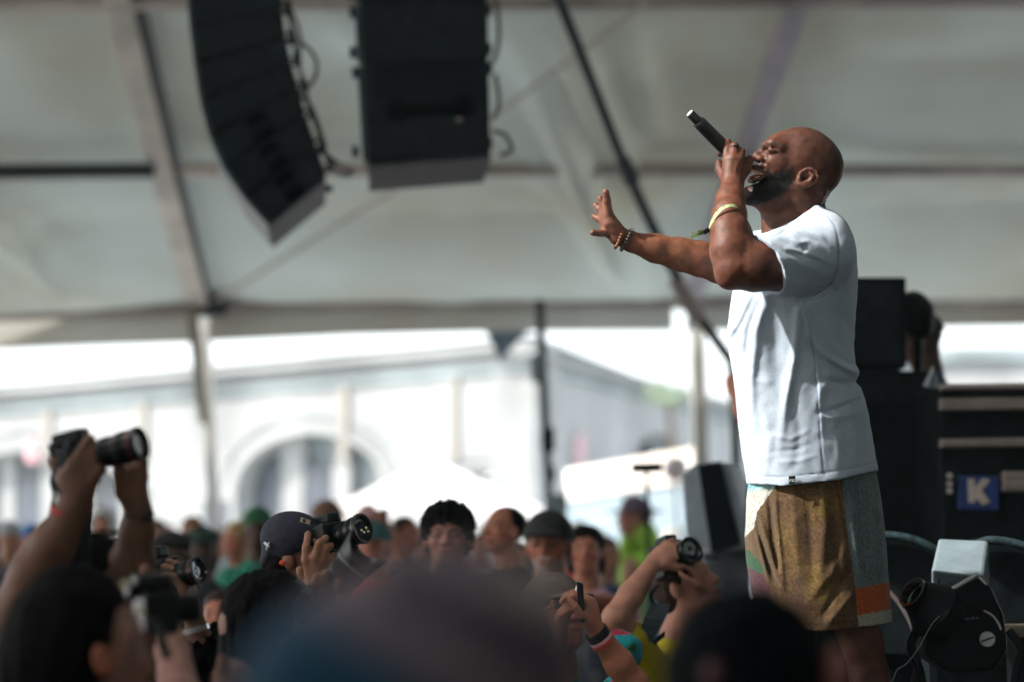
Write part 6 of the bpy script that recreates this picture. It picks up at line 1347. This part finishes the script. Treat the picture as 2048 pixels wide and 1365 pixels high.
# ===== far crowd: individually described
far = [
 (18, 1078, 17, 70, 'man in a grey and white cap at the far left edge', 'tan', 'short', 'black', 'cap', (.32, .33, .36), (.03, .03, .04), 1.0),
 (64, 1078, 20, 60, 'person in a bright blue cap near the left edge', 'pink', 'short', 'brown', 'beanie', (.02, .14, .42), (.25, .28, .38), .95),
 (150, 1088, 14, 80, 'sunburnt person in a dark cap with white brim behind the red wristband', 'red', 'short', 'black', 'cap', (.05, .05, .06), (.25, .24, .27), .9),
 (206, 1052, 16, 95, 'person in a white hooded sun hat between the two raised arms', 'pink', 'bob', 'brown', 'hood', (.62, .62, .64), (.5, .44, .47), 1.0),
 (186, 1112, 14.5, 90, 'person in a pale top with an olive cap, below the white hood', 'tan', 'short', 'brown', 'bucket', (.12, .11, .03), (.55, .5, .48), .9),
 (310, 1072, 17, 85, 'brown haired person right of the raised watch arm', 'pink', 'bob', 'brown', None, None, (.2, .1, .07), 1.0),
 (338, 1108, 12.5, 150, 'man in a black flat cap looking left beneath the tent pole', 'tan', 'short', 'black', 'flatcap', (.012, .014, .018), (.02, .02, .025), 1.0),
 (386, 1064, 18, 70, 'auburn haired person in white near the tent pole foot', 'red', 'bob', 'auburn', None, None, (.6, .58, .6), 1.0),
 (404, 1098, 12.8, 80, 'bearded dark person in a green beret in front of the tent pole', 'brown', 'long', 'black', 'flatcap', (.015, .045, .035), (.03, .04, .05), 1.0),
 (474, 1082, 14, 120, 'blond long haired person in a pale jacket right of the tent pole', 'red', 'long', 'blond', None, None, (.15, .3, .3), .95),
 (516, 1058, 13.5, 85, 'tall person in a green cap and green T-shirt left of the backwards cap', 'brown', 'short', 'black', 'cap', (.01, .10, .035), (.02, .19, .13), 1.0),
 (655, 1048, 15, 80, 'orange haired person just right of the backwards cap', 'red', 'curly', 'auburn', None, None, (.35, .25, .2), 1.05),
 (737, 1040, 18, 60, 'person in a pink hat in front of the white marquee', 'pink', 'short', 'brown', 'bucket', (.5, .30, .33), (.5, .35, .36), .95),
 (748, 1092, 12.5, 100, 'person in a teal cap and red shirt behind the gold lit lens', 'red', 'short', 'brown', 'cap', (.03, .11, .11), (.45, .05, .035), 1.05),
 (812, 1070, 15, 40, 'brown haired person with a raised dark arm in front of the marquee', 'red', 'short', 'brown', None, None, (.22, .16, .16), 1.0),
 (705, 1072, 20, 90, 'distant person in a white cap near the marquee left corner', 'pink', 'short', 'brown', 'cap', (.6, .6, .62), (.4, .42, .45), .95),
 (268, 1085, 22, 90, 'distant person in a cream bucket hat between the raised arms', 'tan', None, 'brown', 'bucket', (.5, .45, .35), (.3, .32, .4), 1.0),
 (108, 1098, 21, 90, 'distant woman in a lilac top by the raised forearm', 'tan', 'long', 'brown', None, None, (.30, .25, .36), .95),
 (436, 1082, 22, 100, 'distant man in sky blue right behind the tent pole', 'pink', 'receding', 'grey', None, None, (.2, .35, .45), 1.0),
 (790, 1098, 18, 90, 'distant woman in a yellow green top under the marquee', 'tan', 'bob', 'black', None, None, (.30, .36, .03), .95),
 (850, 1112, 16, 80, 'distant man in lime yellow left of the curly haired man', 'tan', 'short', 'brown', None, None, (.42, .5, .04), .9),
 (960, 1100, 18, 90, 'distant person in white right of the curly haired man', 'pink', 'short', 'brown', None, None, (.5, .5, .62), .95),
 (578, 1080, 23, 95, 'distant person in coral hidden behind the backwards cap', 'pink', 'short', 'auburn', None, None, (.5, .2, .17), 1.0),
 (240, 1120, 12, 85, 'person in a grey top partly behind the raised arms', 'tan', 'short', 'black', None, None, (.2, .22, .25), .9),
 (352, 1150, 10, 100, 'person in dark teal low between the lens and the flat cap', 'red', 'bun', 'brown', None, None, (.02, .09, .10), .9),
 (440, 1235, 9.0, 95, 'person in an acid green top just left of the dark haired back', 'red', 'short', 'brown', None, None, (.28, .36, .02), .85),
 (1040, 1120, 15, 80, 'person in dark plum between the two men beside the mast', 'tan', 'short', 'black', None, None, (.07, .03, .06), .9),
 (1352, 1120, 15, 110, 'person in faded blue in front of the white loudspeaker', 'tan', 'short', 'brown', None, None, (.16, .25, .34), .9),
 (-40, 1120, 9, 60, 'person in black half cut off by the left photo edge', 'tan', 'short', 'black', None, None, (.02, .02, .025), 1.0),
]
for i, (px, py, d, phi, lab, sk_, hr, hc, ht, htc, sh_, g0) in enumerate(far):
    arms = None
    if px == 812:
        fn = q_(d); arms = {1: armspec(fn(800, 1098, -.1), fn(772, 1048, -.15), curl=(40, 40, 20))}
    make_person(px, py, d, phi, lab, sk_, hr, hc, ht, htc or (.1, .1, .1), sh_, g=g0, vox=.010, arms=arms, pitch=6, beard=(.02, .015, .01) if 'bearded' in lab else None, pants=(.03, .035, .05 + .001*i))
tp = MB().prism([Pn(764, 1014, 14.7), Pn(776, 1016, 14.7), Pn(779, 1044, 14.7), Pn(766, 1042, 14.7)], (0, .01, 0)).build('phone', M_blackg, bevel=.003); tag(tp, 'small dark phone raised in front of the white marquee', 'phone', 'phones raised in the crowd')
tq = MB().tube([Pn(768, 1020, 14.69), Pn(769, 1022, 14.69)], .006, 8).build('camera_lens', M_steel); tq.parent = tp
# back rows of the audience, seen between the heads
rows = [('white', (.55, .55, .57)), ('charcoal', (.03, .03, .035)), ('navy', (.02, .04, .11)), ('red', (.4, .04, .03)), ('mustard', (.35, .25, .03)), ('sage', (.15, .22, .13)), ('sky blue', (.2, .34, .45)), ('rose', (.45, .2, .24))]
hats = [(None, None, 'bare headed'), ('cap', (.5, .5, .5), 'in a light cap'), ('bucket', (.45, .4, .3), 'in a straw coloured sun hat')]
i = 0
for (hk, hcol, hl) in hats:
    for (cn, cc) in rows:
        px = -30 + i*62 + rng.uniform(-14, 14); d = rng.uniform(20, 27); py = 1062 + rng.uniform(4, 22)
        if px > 1430: break
        make_person(px, py, d, rng.uniform(60, 120), 'far back onlooker in a %s top, %s' % (cn, hl), ['tan', 'pink', 'red', 'brown'][i % 4], ['short', 'bob', 'receding'][i % 3] if hk is None or i % 2 else 'short', ['brown', 'black', 'grey', 'blond'][i % 4], hk, hcol or (.1, .1, .1), cc, g=1.0, vox=.014, pants=(.03, .03, .06))
        i += 1

# ================================================================== thin teal volume added to lift the blacks and wash the distance
hz = MB().box((0, 52, 7.0), (130, 150, 16.0)).build('added_haze', None); hz['kind'] = 'stuff'
hm_ = bpy.data.materials.new('added_haze_air'); hm_.use_nodes = True; nn = hm_.node_tree; nn.nodes.remove(nn.nodes['Principled BSDF'])
pv_ = nn.nodes.new('ShaderNodeVolumePrincipled'); pv_.inputs['Color'].default_value = (.78, .96, 1, 1); pv_.inputs['Density'].default_value = .0013; pv_.inputs['Anisotropy'].default_value = .2
nn.links.new(pv_.outputs[0], nn.nodes['Material Output'].inputs['Volume']); hz.data.materials.append(hm_)
